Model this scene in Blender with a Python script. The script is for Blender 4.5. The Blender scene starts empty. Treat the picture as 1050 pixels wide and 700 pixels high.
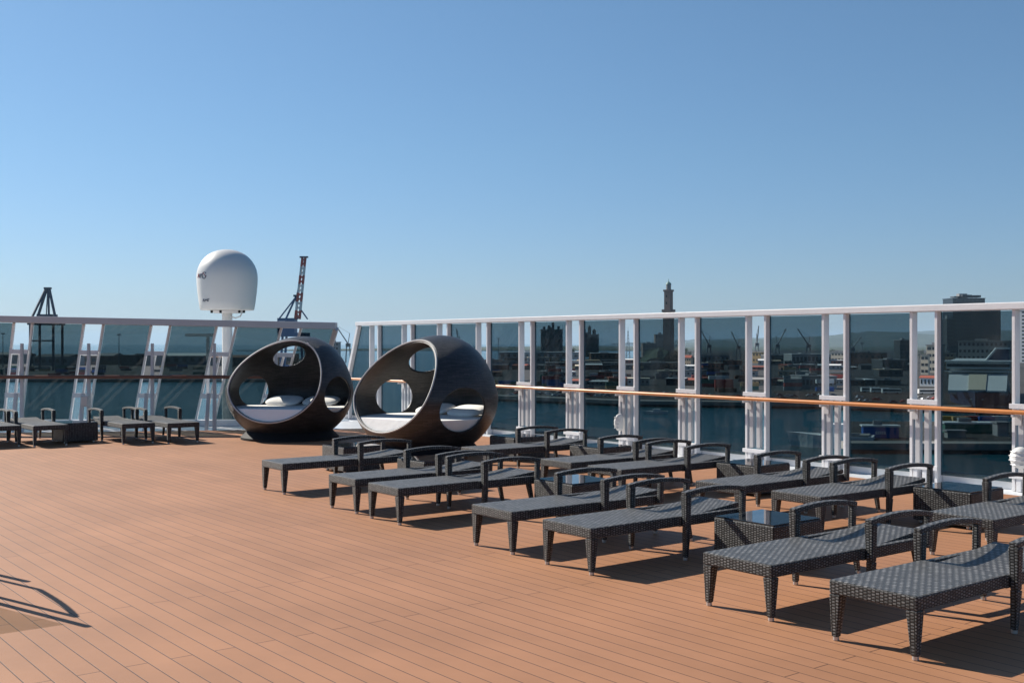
import bpy, bmesh, math, random
from mathutils import Vector, Matrix
R = math.radians
random.seed(7)
S = bpy.context.scene
C = S.collection
F = 1130.0; H = 2.0; HZ = 352.0            # focal length in photo pixels, eye height above the deck, horizon row
SEA = -33.0; LAND = -30.0
D = Vector((-0.61659, 0.78728, 0)); Wv = Vector((0.78728, 0.61659, 0))   # along the planks / across them
AZ_D = math.atan2(D.y, D.x); AZ_W = math.atan2(Wv.y, Wv.x)
def tw(t, w, z=0.0):
    v = D * t + Wv * w; v.z = z; return v
def at(px, py, Y):
    return Vector(((px - 525) / F * Y, Y, H - (py - HZ) * Y / F))
def land_Y(py, z=LAND): return (H - z) * F / (py - HZ)

# ------------------------------------------------------------------ materials
def nodes(name):
    m = bpy.data.materials.new(name); m.use_nodes = True
    nt = m.node_tree; return m, nt, nt.nodes, nt.links, nt.nodes['Principled BSDF']
def mat(name, col, rough=0.6, metal=0.0, var=0.12, scale=3.0, bump=0.0, bscale=40.0, spec=0.5, coat=0.0):
    m, nt, N, L, P = nodes(name)
    tc = N.new('ShaderNodeTexCoord')
    nz = N.new('ShaderNodeTexNoise'); nz.inputs['Scale'].default_value = scale; nz.inputs['Detail'].default_value = 6
    L.new(tc.outputs['Object'], nz.inputs['Vector'])
    mx = N.new('ShaderNodeMix'); mx.data_type = 'RGBA'
    mx.inputs[6].default_value = (*[max(0, c * (1 - var)) for c in col], 1)
    mx.inputs[7].default_value = (*[min(1, c * (1 + var)) for c in col], 1)
    L.new(nz.outputs['Fac'], mx.inputs[0]); L.new(mx.outputs[2], P.inputs['Base Color'])
    P.inputs['Roughness'].default_value = rough; P.inputs['Metallic'].default_value = metal
    P.inputs['Specular IOR Level'].default_value = spec
    P.inputs['Coat Weight'].default_value = coat
    if bump:
        nb = N.new('ShaderNodeTexNoise'); nb.inputs['Scale'].default_value = bscale; nb.inputs['Detail'].default_value = 5
        L.new(tc.outputs['Object'], nb.inputs['Vector'])
        b = N.new('ShaderNodeBump'); b.inputs['Strength'].default_value = bump; b.inputs['Distance'].default_value = 0.02
        L.new(nb.outputs['Fac'], b.inputs['Height']); L.new(b.outputs['Normal'], P.inputs['Normal'])
    return m
def brick_mat(name, c1, c2, cm, bw, rh, ms, rough, offset=0.5, bump=0.6, dist=0.004, spec=0.5, noise=0.25, nscale=0.35):
    """strips woven or laid on the mesh's UVs (metres)"""
    m, nt, N, L, P = nodes(name)
    uv = N.new('ShaderNodeUVMap')
    b = N.new('ShaderNodeTexBrick'); b.offset = offset; b.squash = 1.0
    b.inputs['Scale'].default_value = 1.0; b.inputs['Brick Width'].default_value = bw; b.inputs['Row Height'].default_value = rh
    b.inputs['Mortar Size'].default_value = ms; b.inputs['Mortar Smooth'].default_value = 0.3
    b.inputs['Color1'].default_value = (*c1, 1); b.inputs['Color2'].default_value = (*c2, 1); b.inputs['Mortar'].default_value = (*cm, 1)
    L.new(uv.outputs['UV'], b.inputs['Vector'])
    nz = N.new('ShaderNodeTexNoise'); nz.inputs['Scale'].default_value = nscale; nz.inputs['Detail'].default_value = 8; nz.inputs['Roughness'].default_value = 0.65
    L.new(uv.outputs['UV'], nz.inputs['Vector'])
    mr = N.new('ShaderNodeMapRange'); mr.inputs['From Min'].default_value = 0.3; mr.inputs['From Max'].default_value = 0.7
    mr.inputs['To Min'].default_value = 1 - noise; mr.inputs['To Max'].default_value = 1 + noise
    L.new(nz.outputs['Fac'], mr.inputs['Value'])
    mul = N.new('ShaderNodeVectorMath'); mul.operation = 'MULTIPLY'
    L.new(b.outputs['Color'], mul.inputs[0]); L.new(mr.outputs['Result'], mul.inputs[1])
    L.new(mul.outputs['Vector'], P.inputs['Base Color'])
    P.inputs['Roughness'].default_value = rough; P.inputs['Specular IOR Level'].default_value = spec
    inv = N.new('ShaderNodeMath'); inv.operation = 'SUBTRACT'; inv.inputs[0].default_value = 1.0
    L.new(b.outputs['Fac'], inv.inputs[1])
    bp = N.new('ShaderNodeBump'); bp.inputs['Strength'].default_value = bump; bp.inputs['Distance'].default_value = dist
    L.new(inv.outputs['Value'], bp.inputs['Height']); L.new(bp.outputs['Normal'], P.inputs['Normal'])
    return m
def glass_mat(name, tint, refl=1.0):
    m, nt, N, L, P = nodes(name); N.remove(P)
    out = N['Material Output']
    t = N.new('ShaderNodeBsdfTransparent'); t.inputs['Color'].default_value = (*tint, 1)
    g = N.new('ShaderNodeBsdfGlossy'); g.inputs['Roughness'].default_value = 0.01
    g.inputs['Color'].default_value = (refl, refl, refl, 1)
    lw_ = N.new('ShaderNodeLayerWeight'); lw_.inputs['Blend'].default_value = 0.5
    pw = N.new('ShaderNodeMath'); pw.operation = 'POWER'; pw.inputs[1].default_value = 5.0; L.new(lw_.outputs['Facing'], pw.inputs[0])
    fr = N.new('ShaderNodeMath'); fr.operation = 'MULTIPLY_ADD'; fr.inputs[1].default_value = 0.6; fr.inputs[2].default_value = 0.015
    L.new(pw.outputs[0], fr.inputs[0])
    ms = N.new('ShaderNodeMixShader')
    L.new(fr.outputs[0], ms.inputs['Fac']); L.new(t.outputs['BSDF'], ms.inputs[1]); L.new(g.outputs['BSDF'], ms.inputs[2])
    tc = N.new('ShaderNodeTexCoord'); mp = N.new('ShaderNodeMapping'); mp.inputs['Scale'].default_value = (2.2, 2.2, 0.5); L.new(tc.outputs['Object'], mp.inputs['Vector'])
    nz = N.new('ShaderNodeTexNoise'); nz.inputs['Scale'].default_value = 1.6; nz.inputs['Detail'].default_value = 9; nz.inputs['Roughness'].default_value = 0.7; L.new(mp.outputs['Vector'], nz.inputs['Vector'])
    mr = N.new('ShaderNodeMapRange'); mr.inputs['From Min'].default_value = 0.48; mr.inputs['From Max'].default_value = 0.75; mr.inputs['To Min'].default_value = 0.0; mr.inputs['To Max'].default_value = 0.05
    L.new(nz.outputs['Fac'], mr.inputs['Value'])
    df = N.new('ShaderNodeBsdfDiffuse'); df.inputs['Color'].default_value = (0.6, 0.6, 0.6, 1)
    m2 = N.new('ShaderNodeMixShader'); L.new(mr.outputs['Result'], m2.inputs['Fac']); L.new(ms.outputs['Shader'], m2.inputs[1]); L.new(df.outputs['BSDF'], m2.inputs[2])
    L.new(m2.outputs['Shader'], out.inputs['Surface'])
    return m

M = {}
M['wicker'] = brick_mat('black wicker', (0.045, 0.0435, 0.042), (0.185, 0.179, 0.173), (0.002, 0.002, 0.002), 0.021, 0.031, 0.0058, 0.50, bump=1.0, dist=0.010, spec=0.4, noise=0.15, nscale=6)
P_ = M['wicker'].node_tree.nodes['Principled BSDF']; P_.inputs['Sheen Weight'].default_value = 0.22; P_.inputs['Sheen Roughness'].default_value = 0.45; P_.inputs['Sheen Tint'].default_value = (1, 0.97, 0.93, 1)
M['wicker_dark'] = brick_mat('fine dark weave', (0.014, 0.0125, 0.012), (0.052, 0.046, 0.043), (0.006, 0.006, 0.006), 0.16, 0.030, 0.005, 0.42, bump=1.0, dist=0.012, noise=0.45, nscale=4, spec=0.7)
M['deck'] = brick_mat('composite deck boards', (0.358, 0.168, 0.083), (0.396, 0.188, 0.095), (0.085, 0.040, 0.024), 4.2, 0.145, 0.0045, 0.62, offset=0.37, bump=0.5, dist=0.004, spec=0.35, noise=0.13, nscale=0.6)
M['white'] = mat('white gloss paint', (0.74, 0.72, 0.72), 0.4, var=0.09, scale=5, bump=0.12, bscale=25)
M['gutter'] = mat('white painted deck steel', (0.70, 0.72, 0.74), 0.3, var=0.12, scale=1.5, bump=0.1, bscale=12)
M['alu'] = mat('grey painted aluminium', (0.55, 0.54, 0.54), 0.42, 0.2, var=0.06)
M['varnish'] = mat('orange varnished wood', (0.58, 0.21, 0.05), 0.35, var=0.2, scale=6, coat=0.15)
M['varnish_shade'] = mat('shade-darkened varnished wood', (0.16, 0.055, 0.025), 0.3, var=0.2, scale=6, coat=0.3)  # the far handrail's shade is put into this wood colour
M['steel'] = mat('brushed steel', (0.55, 0.55, 0.55), 0.35, 0.8, var=0.05)
M['glass'] = glass_mat('dark tinted glass', (0.40, 0.48, 0.51))
M['glass_side'] = glass_mat('teal tinted glass', (0.365, 0.435, 0.45))
M['table_glass'] = mat('dark table glass', (0.02, 0.024, 0.028), 0.03, var=0.02, spec=0.7)
M['cushion'] = mat('white cushion cloth', (0.88, 0.86, 0.82), 0.85, var=0.05, bump=0.3, bscale=9)
M['rim'] = mat('pale woven edging', (0.50, 0.48, 0.45), 0.6, var=0.2, scale=30)
M['black'] = mat('black rubber', (0.010, 0.010, 0.011), 0.7, spec=0.25)
M['radome'] = mat('white radome shell', (0.68, 0.66, 0.63), 0.45, var=0.04, scale=1.5)
M['red'] = mat('red paint', (0.42, 0.05, 0.035), 0.5)
M['navy'] = mat('navy paint', (0.02, 0.035, 0.08), 0.5)
M['cblue'] = mat('crane blue paint', (0.03, 0.10, 0.22), 0.5)
M['chaze'] = mat('haze-blued crane steel', (0.022, 0.042, 0.075), 0.6)  # distance haze put into the steel as a blue tint
M['cgrey'] = mat('grey crane steel', (0.16, 0.17, 0.18), 0.6)
M['stone'] = mat('brown lighthouse stone', (0.24, 0.18, 0.155), 0.9, var=0.2, scale=0.2, spec=0.12)
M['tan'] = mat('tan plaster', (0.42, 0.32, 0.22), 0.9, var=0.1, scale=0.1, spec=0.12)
M['cream'] = mat('cream plaster', (0.58, 0.50, 0.38), 0.9, var=0.1, scale=0.1, spec=0.12)
M['ochre'] = mat('ochre plaster', (0.50, 0.33, 0.15), 0.9, var=0.1, scale=0.1, spec=0.12)
M['conc'] = mat('weathered concrete', (0.30, 0.29, 0.27), 0.9, var=0.25, scale=0.05, spec=0.12)
M['bwhite'] = mat('white building panels', (0.66, 0.66, 0.64), 0.7, var=0.08, scale=0.1, spec=0.12)
M['bgrey'] = mat('grey building panels', (0.25, 0.25, 0.25), 0.8, var=0.15, scale=0.1, spec=0.12)
M['bdark'] = mat('dark cladding', (0.06, 0.065, 0.07), 0.7, var=0.2, scale=0.05, spec=0.12)
M['brown'] = mat('rusty brown cladding', (0.17, 0.09, 0.06), 0.8, var=0.25, scale=0.05, spec=0.12)
M['roofred'] = mat('red roof', (0.30, 0.09, 0.06), 0.85, var=0.2, scale=0.1, spec=0.12)
M['win'] = mat('window glass', (0.02, 0.025, 0.03), 0.15, var=0.1)
M['towerglass'] = mat('tower glass', (0.008, 0.011, 0.018), 0.3, var=0.3, scale=0.06)
M['asphalt'] = mat('quay asphalt', (0.055, 0.053, 0.050), 0.9, var=0.45, scale=0.02, spec=0.12)
M['quayedge'] = mat('quay edge concrete', (0.26, 0.25, 0.23), 0.9, var=0.35, scale=0.04, spec=0.12)
M['green'] = mat('green paint', (0.05, 0.16, 0.11), 0.6)
M['yellow'] = mat('yellow paint', (0.55, 0.36, 0.05), 0.6)
M['contblue'] = mat('blue container paint', (0.025, 0.10, 0.33), 0.5, var=0.1)
M['leaf'] = mat('dark tree leaves', (0.035, 0.055, 0.025), 0.8, var=0.5, scale=0.3, spec=0.12)
M['bark'] = mat('bark', (0.08, 0.06, 0.045), 0.9)
M['hill'] = mat('wooded hillside', (0.07, 0.085, 0.06), 0.95, var=0.5, scale=0.002, spec=0.12)
M['copper'] = mat('green copper dome', (0.16, 0.26, 0.22), 0.6)

def sea_mat():
    m, nt, N, L, P = nodes('harbour water')
    P.inputs['Base Color'].default_value = (0.015, 0.092, 0.112, 1)
    P.inputs['Roughness'].default_value = 0.12; P.inputs['IOR'].default_value = 1.33
    g = N.new('ShaderNodeNewGeometry')
    mp = N.new('ShaderNodeMapping'); mp.inputs['Scale'].default_value = (0.035, 0.11, 0.05)
    L.new(g.outputs['Position'], mp.inputs['Vector'])
    n1 = N.new('ShaderNodeTexNoise'); n1.inputs['Scale'].default_value = 1.0; n1.inputs['Detail'].default_value = 9; n1.inputs['Roughness'].default_value = 0.7
    L.new(mp.outputs['Vector'], n1.inputs['Vector'])
    b = N.new('ShaderNodeBump'); b.inputs['Strength'].default_value = 0.75; b.inputs['Distance'].default_value = 3.0
    L.new(n1.outputs['Fac'], b.inputs['Height']); L.new(b.outputs['Normal'], P.inputs['Normal'])
    return m
M['sea'] = sea_mat()

# ------------------------------------------------------------------ mesh builder
class MB:
    def __init__(s): s.v = []; s.f = []; s.u = {}
    def quad(s, pts, uv=None):
        i = len(s.v); s.v += [Vector(p) for p in pts]; s.f.append(tuple(range(i, i + len(pts))))
        if uv: s.u[len(s.f) - 1] = uv
    def hexa(s, c):          # 8 corners: bottom loop 0-3 (ccw from above), top loop 4-7
        i = len(s.v); s.v += [Vector(p) for p in c]
        for q in ((3, 2, 1, 0), (4, 5, 6, 7), (0, 1, 5, 4), (1, 2, 6, 5), (2, 3, 7, 6), (3, 0, 4, 7)):
            s.f.append(tuple(i + k for k in q))
    def box(s, x0, x1, y0, y1, z0, z1, rot=0, org=(0, 0, 0)):
        c = [(x0, y0, z0), (x1, y0, z0), (x1, y1, z0), (x0, y1, z0), (x0, y0, z1), (x1, y0, z1), (x1, y1, z1), (x0, y1, z1)]
        m = Matrix.Translation(Vector(org)) @ Matrix.Rotation(rot, 4, 'Z')
        s.hexa([m @ Vector(p) for p in c]); return s
    def bar(s, p, q, a, b, up=(0, 0, 1), a2=None, b2=None):   # a across, b along 'up'
        p = Vector(p); q = Vector(q); d = (q - p).normalized(); u = Vector(up)
        if abs(d.dot(u.normalized())) > 0.99: u = Vector((0, 1, 0))
        sx = d.cross(u).normalized(); sy = sx.cross(d).normalized()
        a2 = a if a2 is None else a2; b2 = b if b2 is None else b2
        lo = [p + sx * x * a / 2 + sy * y * b / 2 for x, y in ((-1, -1), (-1, 1), (1, 1), (1, -1))]
        hi = [q + sx * x * a2 / 2 + sy * y * b2 / 2 for x, y in ((-1, -1), (-1, 1), (1, 1), (1, -1))]
        s.hexa(lo + hi); return s
    def tube(s, pts, r, n=10, closed=False, r2=None):
        pts = [Vector(p) for p in pts]; k = len(pts); i0 = len(s.v)
        prev = None
        for j, p in enumerate(pts):
            if closed: d = pts[(j + 1) % k] - pts[j - 1]
            else: d = pts[min(j + 1, k - 1)] - pts[max(j - 1, 0)]
            d.normalize()
            if prev is None:
                u = Vector((0, 0, 1)) if abs(d.z) < 0.9 else Vector((1, 0, 0))
                prev = d.cross(u).normalized()
            sx = (prev - d * prev.dot(d)).normalized(); sy = d.cross(sx); prev = sx
            rr = r if r2 is None else r + (r2 - r) * j / max(1, k - 1)
            for a in range(n):
                th = 2 * math.pi * a / n
                s.v.append(p + sx * math.cos(th) * rr + sy * math.sin(th) * rr)
        for j in range(k if closed else k - 1):
            for a in range(n):
                j2 = (j + 1) % k
                s.f.append((i0 + j * n + a, i0 + j * n + (a + 1) % n, i0 + j2 * n + (a + 1) % n, i0 + j2 * n + a))
        if not closed:
            s.f.append(tuple(i0 + a for a in reversed(range(n)))); s.f.append(tuple(i0 + (k - 1) * n + a for a in range(n)))
        return s
    def sweep(s, pts, a, b, side):     # rectangular section along pts, 'a' along fixed side vector
        pts = [Vector(p) for p in pts]; k = len(pts); i0 = len(s.v); side = Vector(side)
        for j, p in enumerate(pts):
            d = (pts[min(j + 1, k - 1)] - pts[max(j - 1, 0)]).normalized(); n = side.cross(d).normalized()
            for x, y in ((-1, -1), (1, -1), (1, 1), (-1, 1)): s.v.append(p + side * x * a / 2 + n * y * b / 2)
        for j in range(k - 1):
            for q in range(4):
                s.f.append((i0 + j * 4 + q, i0 + j * 4 + (q + 1) % 4, i0 + j * 4 + 4 + (q + 1) % 4, i0 + j * 4 + 4 + q))
        s.f.append((i0 + 3, i0 + 2, i0 + 1, i0)); s.f.append(tuple(i0 + 4 * (k - 1) + q for q in range(4)))
        return s
    def lathe(s, prof, n=32, c=(0, 0, 0)):
        c = Vector(c); i0 = len(s.v); k = len(prof)
        for r, z in prof:
            for a in range(n):
                th = 2 * math.pi * a / n; s.v.append(c + Vector((r * math.cos(th), r * math.sin(th), z)))
        for j in range(k - 1):
            for a in range(n):
                s.f.append((i0 + j * n + a, i0 + j * n + (a + 1) % n, i0 + (j + 1) * n + (a + 1) % n, i0 + (j + 1) * n + a))
        s.f.append(tuple(i0 + a for a in reversed(range(n)))); s.f.append(tuple(i0 + (k - 1) * n + a for a in range(n)))
        return s
    def prism(s, poly, z0, z1):
        n = len(poly); i = len(s.v)
        s.v += [Vector((p[0], p[1], z0)) for p in poly] + [Vector((p[0], p[1], z1)) for p in poly]
        s.f.append(tuple(i + k for k in reversed(range(n)))); s.f.append(tuple(i + n + k for k in range(n)))
        for k in range(n): s.f.append((i + k, i + (k + 1) % n, i + n + (k + 1) % n, i + n + k))
        return s
    def build(s, name, m, parent=None, smooth=False, bevel=0.0, loc=None, uvrot=False):
        uvrot = uvrot or m.name == 'black wicker'
        me = bpy.data.meshes.new(name); me.from_pydata([tuple(v) for v in s.v], [], s.f)
        bm = bmesh.new(); bm.from_mesh(me)
        ul = bm.loops.layers.uv.new('UVMap'); bm.faces.ensure_lookup_table()
        bmesh.ops.recalc_face_normals(bm, faces=bm.faces)
        for k, fc in enumerate(bm.faces):
            n = fc.normal
            for j, l in enumerate(fc.loops):
                p = l.vert.co
                ax = max(range(3), key=lambda q: abs(n[q]))
                if uvrot: uv = (p.z, p.y) if ax == 0 else ((p.z, p.x) if ax == 1 else (p.y * 0.42, p.x * 0.74))
                else: uv = (p.y, p.z) if ax == 0 else ((p.x, p.z) if ax == 1 else (p.x, p.y))
                l[ul].uv = uv
            fc.smooth = smooth
        bm.to_mesh(me); bm.free()
        me.materials.append(m)
        if smooth: me.set_sharp_from_angle(angle=R(40))
        o = bpy.data.objects.new(name, me); C.objects.link(o)
        if parent: o.parent = parent
        if loc is not None: o.location = loc
        if bevel:
            b = o.modifiers.new('bevel', 'BEVEL'); b.width = bevel; b.segments = 2; b.limit_method = 'ANGLE'; b.angle_limit = R(50)
        return o
def tag(o, label=None, cat=None, group=None, kind=None):
    if label: o['label'] = label
    if cat: o['category'] = cat
    if group: o['group'] = group
    if kind: o['kind'] = kind
    return o
def empty(name, loc=(0, 0, 0), rz=0.0, label=None, cat=None, group=None):
    o = bpy.data.objects.new(name, None); C.objects.link(o); o.location = loc; o.rotation_euler = (0, 0, rz)
    return tag(o, label, cat, group)
KIDS = {}
def children(o): return [c for c in C.objects if c.parent == o]
def copy_tree(o, parent=None):
    c = o.copy(); C.objects.link(c)
    if parent: c.parent = parent
    for ch in children(o): copy_tree(ch, c)
    return c

# ------------------------------------------------------------------ setting: deck, hull, sea
def poly_obj(name, poly, z0, z1, m, kind='structure', uvtw=False):
    b = MB().prism(poly, z0, z1); o = b.build(name, m)
    if uvtw:
        me = o.data; ul = me.uv_layers[0]
        for l in me.loops:
            p = me.vertices[l.vertex_index].co
            ul.data[l.index].uv = (p.x * D.x + p.y * D.y, p.x * Wv.x + p.y * Wv.y)
    return tag(o, kind=kind)
def xy(t, w): v = tw(t, w); return (v.x, v.y)
corner = (-2.43, 26.1)
poly_obj('deck', [xy(-14, 14.2), corner, (-24, 22.75), (-24, -12)], -0.06, 0.0, M['deck'], uvtw=True)
hull_poly = [xy(-14, 15.32), xy(27.4, 15.32), (-4.2, 29.2), (-24, 28.6), (-24, -12)]
poly_obj('waterway', hull_poly, -0.9, -0.064, M['gutter'])
poly_obj('ship_hull', [xy(-14, 15.2), xy(27.2, 15.2), (-3.6, 42), (-24, 42), (-24, -12)], -36.0, -4.0, M['white'])
poly_obj('ship_side', [xy(-14, 15.15), xy(27.2, 15.15), (-4.3, 29.0), (-24, 28.4), (-24, -12)], -3.996, -0.904, M['white'])
sea = MB(); sea.quad([(-60000, -3000, SEA), (60000, -3000, SEA), (60000, 60000, SEA), (-60000, 60000, SEA)])
tag(sea.build('sea', M['sea']), kind='structure')

# ------------------------------------------------------------------ right windscreen
ws = empty('windscreen', (0, 0, 0), math.atan2(-D.y, -D.x), 'long upright glass windscreen with white post pairs and orange wooden handrail along the right side', 'windscreen')
def rt(t): return -t                       # local x runs towards the near end
pairs = [7.82 + 1.587 * k for k in range(-2, 12)]
for t0 in pairs:
    for tp in (t0, t0 - 0.41):
        MB().box(rt(tp), rt(tp) + 0.045, 15.0, 15.14, -0.06, 2.47).build('post', M['white'], ws, bevel=0.004)
    x0, x1 = rt(t0) + 0.047, rt(t0 - 0.41) - 0.002
    MB().box(x0 - 0.07, x1 + 0.07, 14.965, 14.998, 1.09, 1.16).build('crossbar', M['white'], ws, bevel=0.004)
    MB().box(x0 - 0.07, x1 + 0.07, 14.955, 14.998, 0.12, 0.185).build('crossbar', M['white'], ws, bevel=0.004)
    for xs in (0.04, 0.19):
        MB().box(x0 + xs, x0 + xs + 0.075, 15.01, 15.09, 0.20, 1.085).build('stanchion', M['alu'], ws, bevel=0.004)
        MB().box(x0 + xs - 0.01, x0 + xs + 0.06, 14.97, 15.08, -0.06, 0.118).build('foot_bracket', M['white'], ws, bevel=0.006)
    br = MB(); br.box(x0 + 0.02, x0 + 0.06, 14.84, 14.998, 0.98, 1.02); br.box(x0 + 0.01, x0 + 0.10, 14.985, 14.9985, 0.86, 1.06)
    br.build('rail_bracket', M['alu'], ws, bevel=0.005)
    # tinted pane from this pair to the next nearer one
    MB().box(rt(t0 - 0.41) + 0.047, rt(t0 - 1.587) - 0.002, 15.095, 15.107, 0.05, 2.46).build('glass_pane', M['glass'], ws)
tE = pairs[-1]
# far end: pane with sloping edge
b = MB(); xe = rt(tE)
b.hexa([(xe - 1.55, 15.095, 0.05), (xe - 0.002, 15.095, 0.05), (xe - 0.002, 15.107, 0.05), (xe - 1.55, 15.107, 0.05),
        (xe - 0.62, 15.095, 2.46), (xe - 0.002, 15.095, 2.46), (xe - 0.002, 15.107, 2.46), (xe - 0.62, 15.107, 2.46)])
b.build('glass_pane', M['glass'], ws)
MB().bar((xe - 1.62, 15.06, -0.02), (xe - 0.62, 15.06, 2.47), 0.13, 0.10, up=(1, 0, 0)).build('end_post', M['white'], ws, bevel=0.004)
MB().box(xe - 1.13, xe - 1.06, 15.0, 15.09, -0.06, 1.30).build('post', M['white'], ws, bevel=0.004)
MB().box(xe - 0.68, rt(pairs[0]) + 1.2, 14.96, 15.17, 2.472, 2.575).build('top_beam', M['white'], ws, bevel=0.012)
MB().box(xe - 1.6, rt(pairs[0]) + 1.2, 15.145, 15.19, -0.06, 0.10).build('base_rail', M['white'], ws, bevel=0.004)
MB().tube([(xe - 1.45, 14.86, 1.05), (rt(pairs[0]) + 1.2, 14.86, 1.05)], 0.032, 14).build('handrail', M['varnish'], ws, smooth=True)

# ------------------------------------------------------------------ left windscreen (raked posts)
lw = empty('windscreen', (0, 0, 0), 0, 'raked glass windscreen with leaning white post pairs and shade-darkened wooden handrail at the far end', 'windscreen')
YB = 27.5; ZB = 0.1
def LB(x, z=None): return Vector(((x - 525) / F * YB, YB, ZB))
def LT(x):                                   # x is the foot of the member in photo pixels
    xt = x + 9 + 0.055 * (x + 20); Yt = 25.6
    y = 331.0 + 6.0 * (x / 322.0); return at(xt, y, Yt)
def LP(x, k): return LB(x).lerp(LT(x), k)
lp = [(-133.5, -115), (-64, -45.6), (4, 22), (72, 91), (137.5, 156), (201, 220), (264, 283)]
for i, (a, b_) in enumerate(lp):
    for x in (a, b_):
        MB().bar(LB(x), LT(x), 0.05, 0.06, up=(0, 1, 0)).build('post', M['white'], lw, bevel=0.004)
    for k, th in ((0.72, 0.10), (0.27, 0.11)):
        p, q = LP(a, k), LP(b_, k); o = Vector((0, -0.08, 0))
        MB().bar(p + o, q + o, 0.04, th).build('crossbar', M['white'], lw, bevel=0.004)
    m0 = LB(a).lerp(LB(b_), 0.5); m1 = LT(a).lerp(LT(b_), 0.5)
    MB().bar(m0.lerp(m1, 0.02), m0.lerp(m1, 0.70), 0.045, 0.07, up=(0, 1, 0)).build('brace', M['white'], lw, bevel=0.004)
    cx = (a + b_) / 2 + 9.5
    pb = at(cx, 440, 25.68); pb.z = -0.06
    pt = at(cx, 352, 25.68)
    MB().bar(pb, pt, 0.085, 0.07, up=(0, 1, 0), a2=0.06, b2=0.06).build('stanchion', M['alu'], lw, bevel=0.004)
    pb2 = at(cx - 8.5, 440, 25.68); pb2.z = -0.06; pt2 = at(cx - 6.0, 403, 25.72)
    MB().bar(pb2, pt2, 0.075, 0.06, up=(0, 1, 0)).build('stanchion', M['alu'], lw, bevel=0.004)
    nx = lp[i + 1][0] if i + 1 < len(lp) else 316
    c0, c1, c2, c3 = LB(b_ + 1.2), LB(nx - 1.2), LT(nx - 1.2), LT(b_ + 1.2); o = Vector((0, 0.012, 0)); s_ = Vector((0, 0.03, 0))
    g = MB(); g.hexa([c0 + s_, c1 + s_, c1 + s_ + o, c0 + s_ + o, c3 + s_, c2 + s_, c2 + s_ + o, c3 + s_ + o]); g.build('glass_pane', M['glass_side'], lw)
MB().bar(LB(317), LT(317), 0.10, 0.14, up=(0, 1, 0)).build('end_post', M['alu'], lw, bevel=0.004)
ta, tb = at(-160, 327.3 - 3.5, 25.6), at(345, 334.0, 25.6)
MB().bar(ta, tb, 0.30, 0.155).build('top_beam', M['alu'], lw, bevel=0.012)  # the beam's shade is put into its grey colour
MB().box(LB(-150).x, LB(326).x, YB - 0.1, YB + 0.12, -0.06, 0.095).build('base_rail', M['white'], lw, bevel=0.004)
MB().tube([at(-150, 386.5, 25.55), at(330, 386.3, 25.55)], 0.042, 14).build('handrail', M['varnish_shade'], lw, smooth=True)

# ------------------------------------------------------------------ small fittings on the windscreens
def bulkhead_light(t, z, sx, sz, label):
    o = empty('bulkhead_light', tw(t, 14.955, z), math.atan2(-D.y, -D.x), label, 'wall light', 'bulkhead lights on the windscreen posts')
    prof = [(0.0, 0), (1.0, 0.0), (1.0, 0.05), (0.9, 0.10), (0.55, 0.15), (0.0, 0.165)]
    b = MB().lathe([(max(r, 0.001), z_) for r, z_ in prof], 24)
    m = Matrix.Rotation(R(90), 4, 'X') @ Matrix.Diagonal((sx, sz, 1, 1))
    b.v = [m @ v for v in b.v]; b.build('lamp_glass', M['bwhite'], o, smooth=True)
    for k in (-0.6, -0.2, 0.2, 0.6):
        wdt = sx * math.sqrt(1 - k * k)
        MB().tube([(wdt * c, -0.165 + 0.06 * c * c, k * sz) for c in (-0.9, -0.5, 0, 0.5, 0.9)], 0.008, 6).build('guard_bar', M['alu'], o)
bulkhead_light(15.64, 0.46, 0.07, 0.17, 'oval caged white wall light low on a middle windscreen post')
bulkhead_light(7.66, 0.42, 0.13, 0.15, 'round caged white wall light low on the nearest windscreen post')
bx = at(87.5, 411, 25.5); o = empty('junction_box', bx, 0, 'small grey metal box fixed to a stanchion below the dark handrail', 'box')
MB().box(-0.08, 0.08, -0.06, 0.06, -0.13, 0.13).build('box_body', M['alu'], o, bevel=0.01)
MB().box(-0.07, 0.07, -0.075, -0.062, -0.11, 0.11).build('box_lid', M['steel'], o, bevel=0.004)

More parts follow.
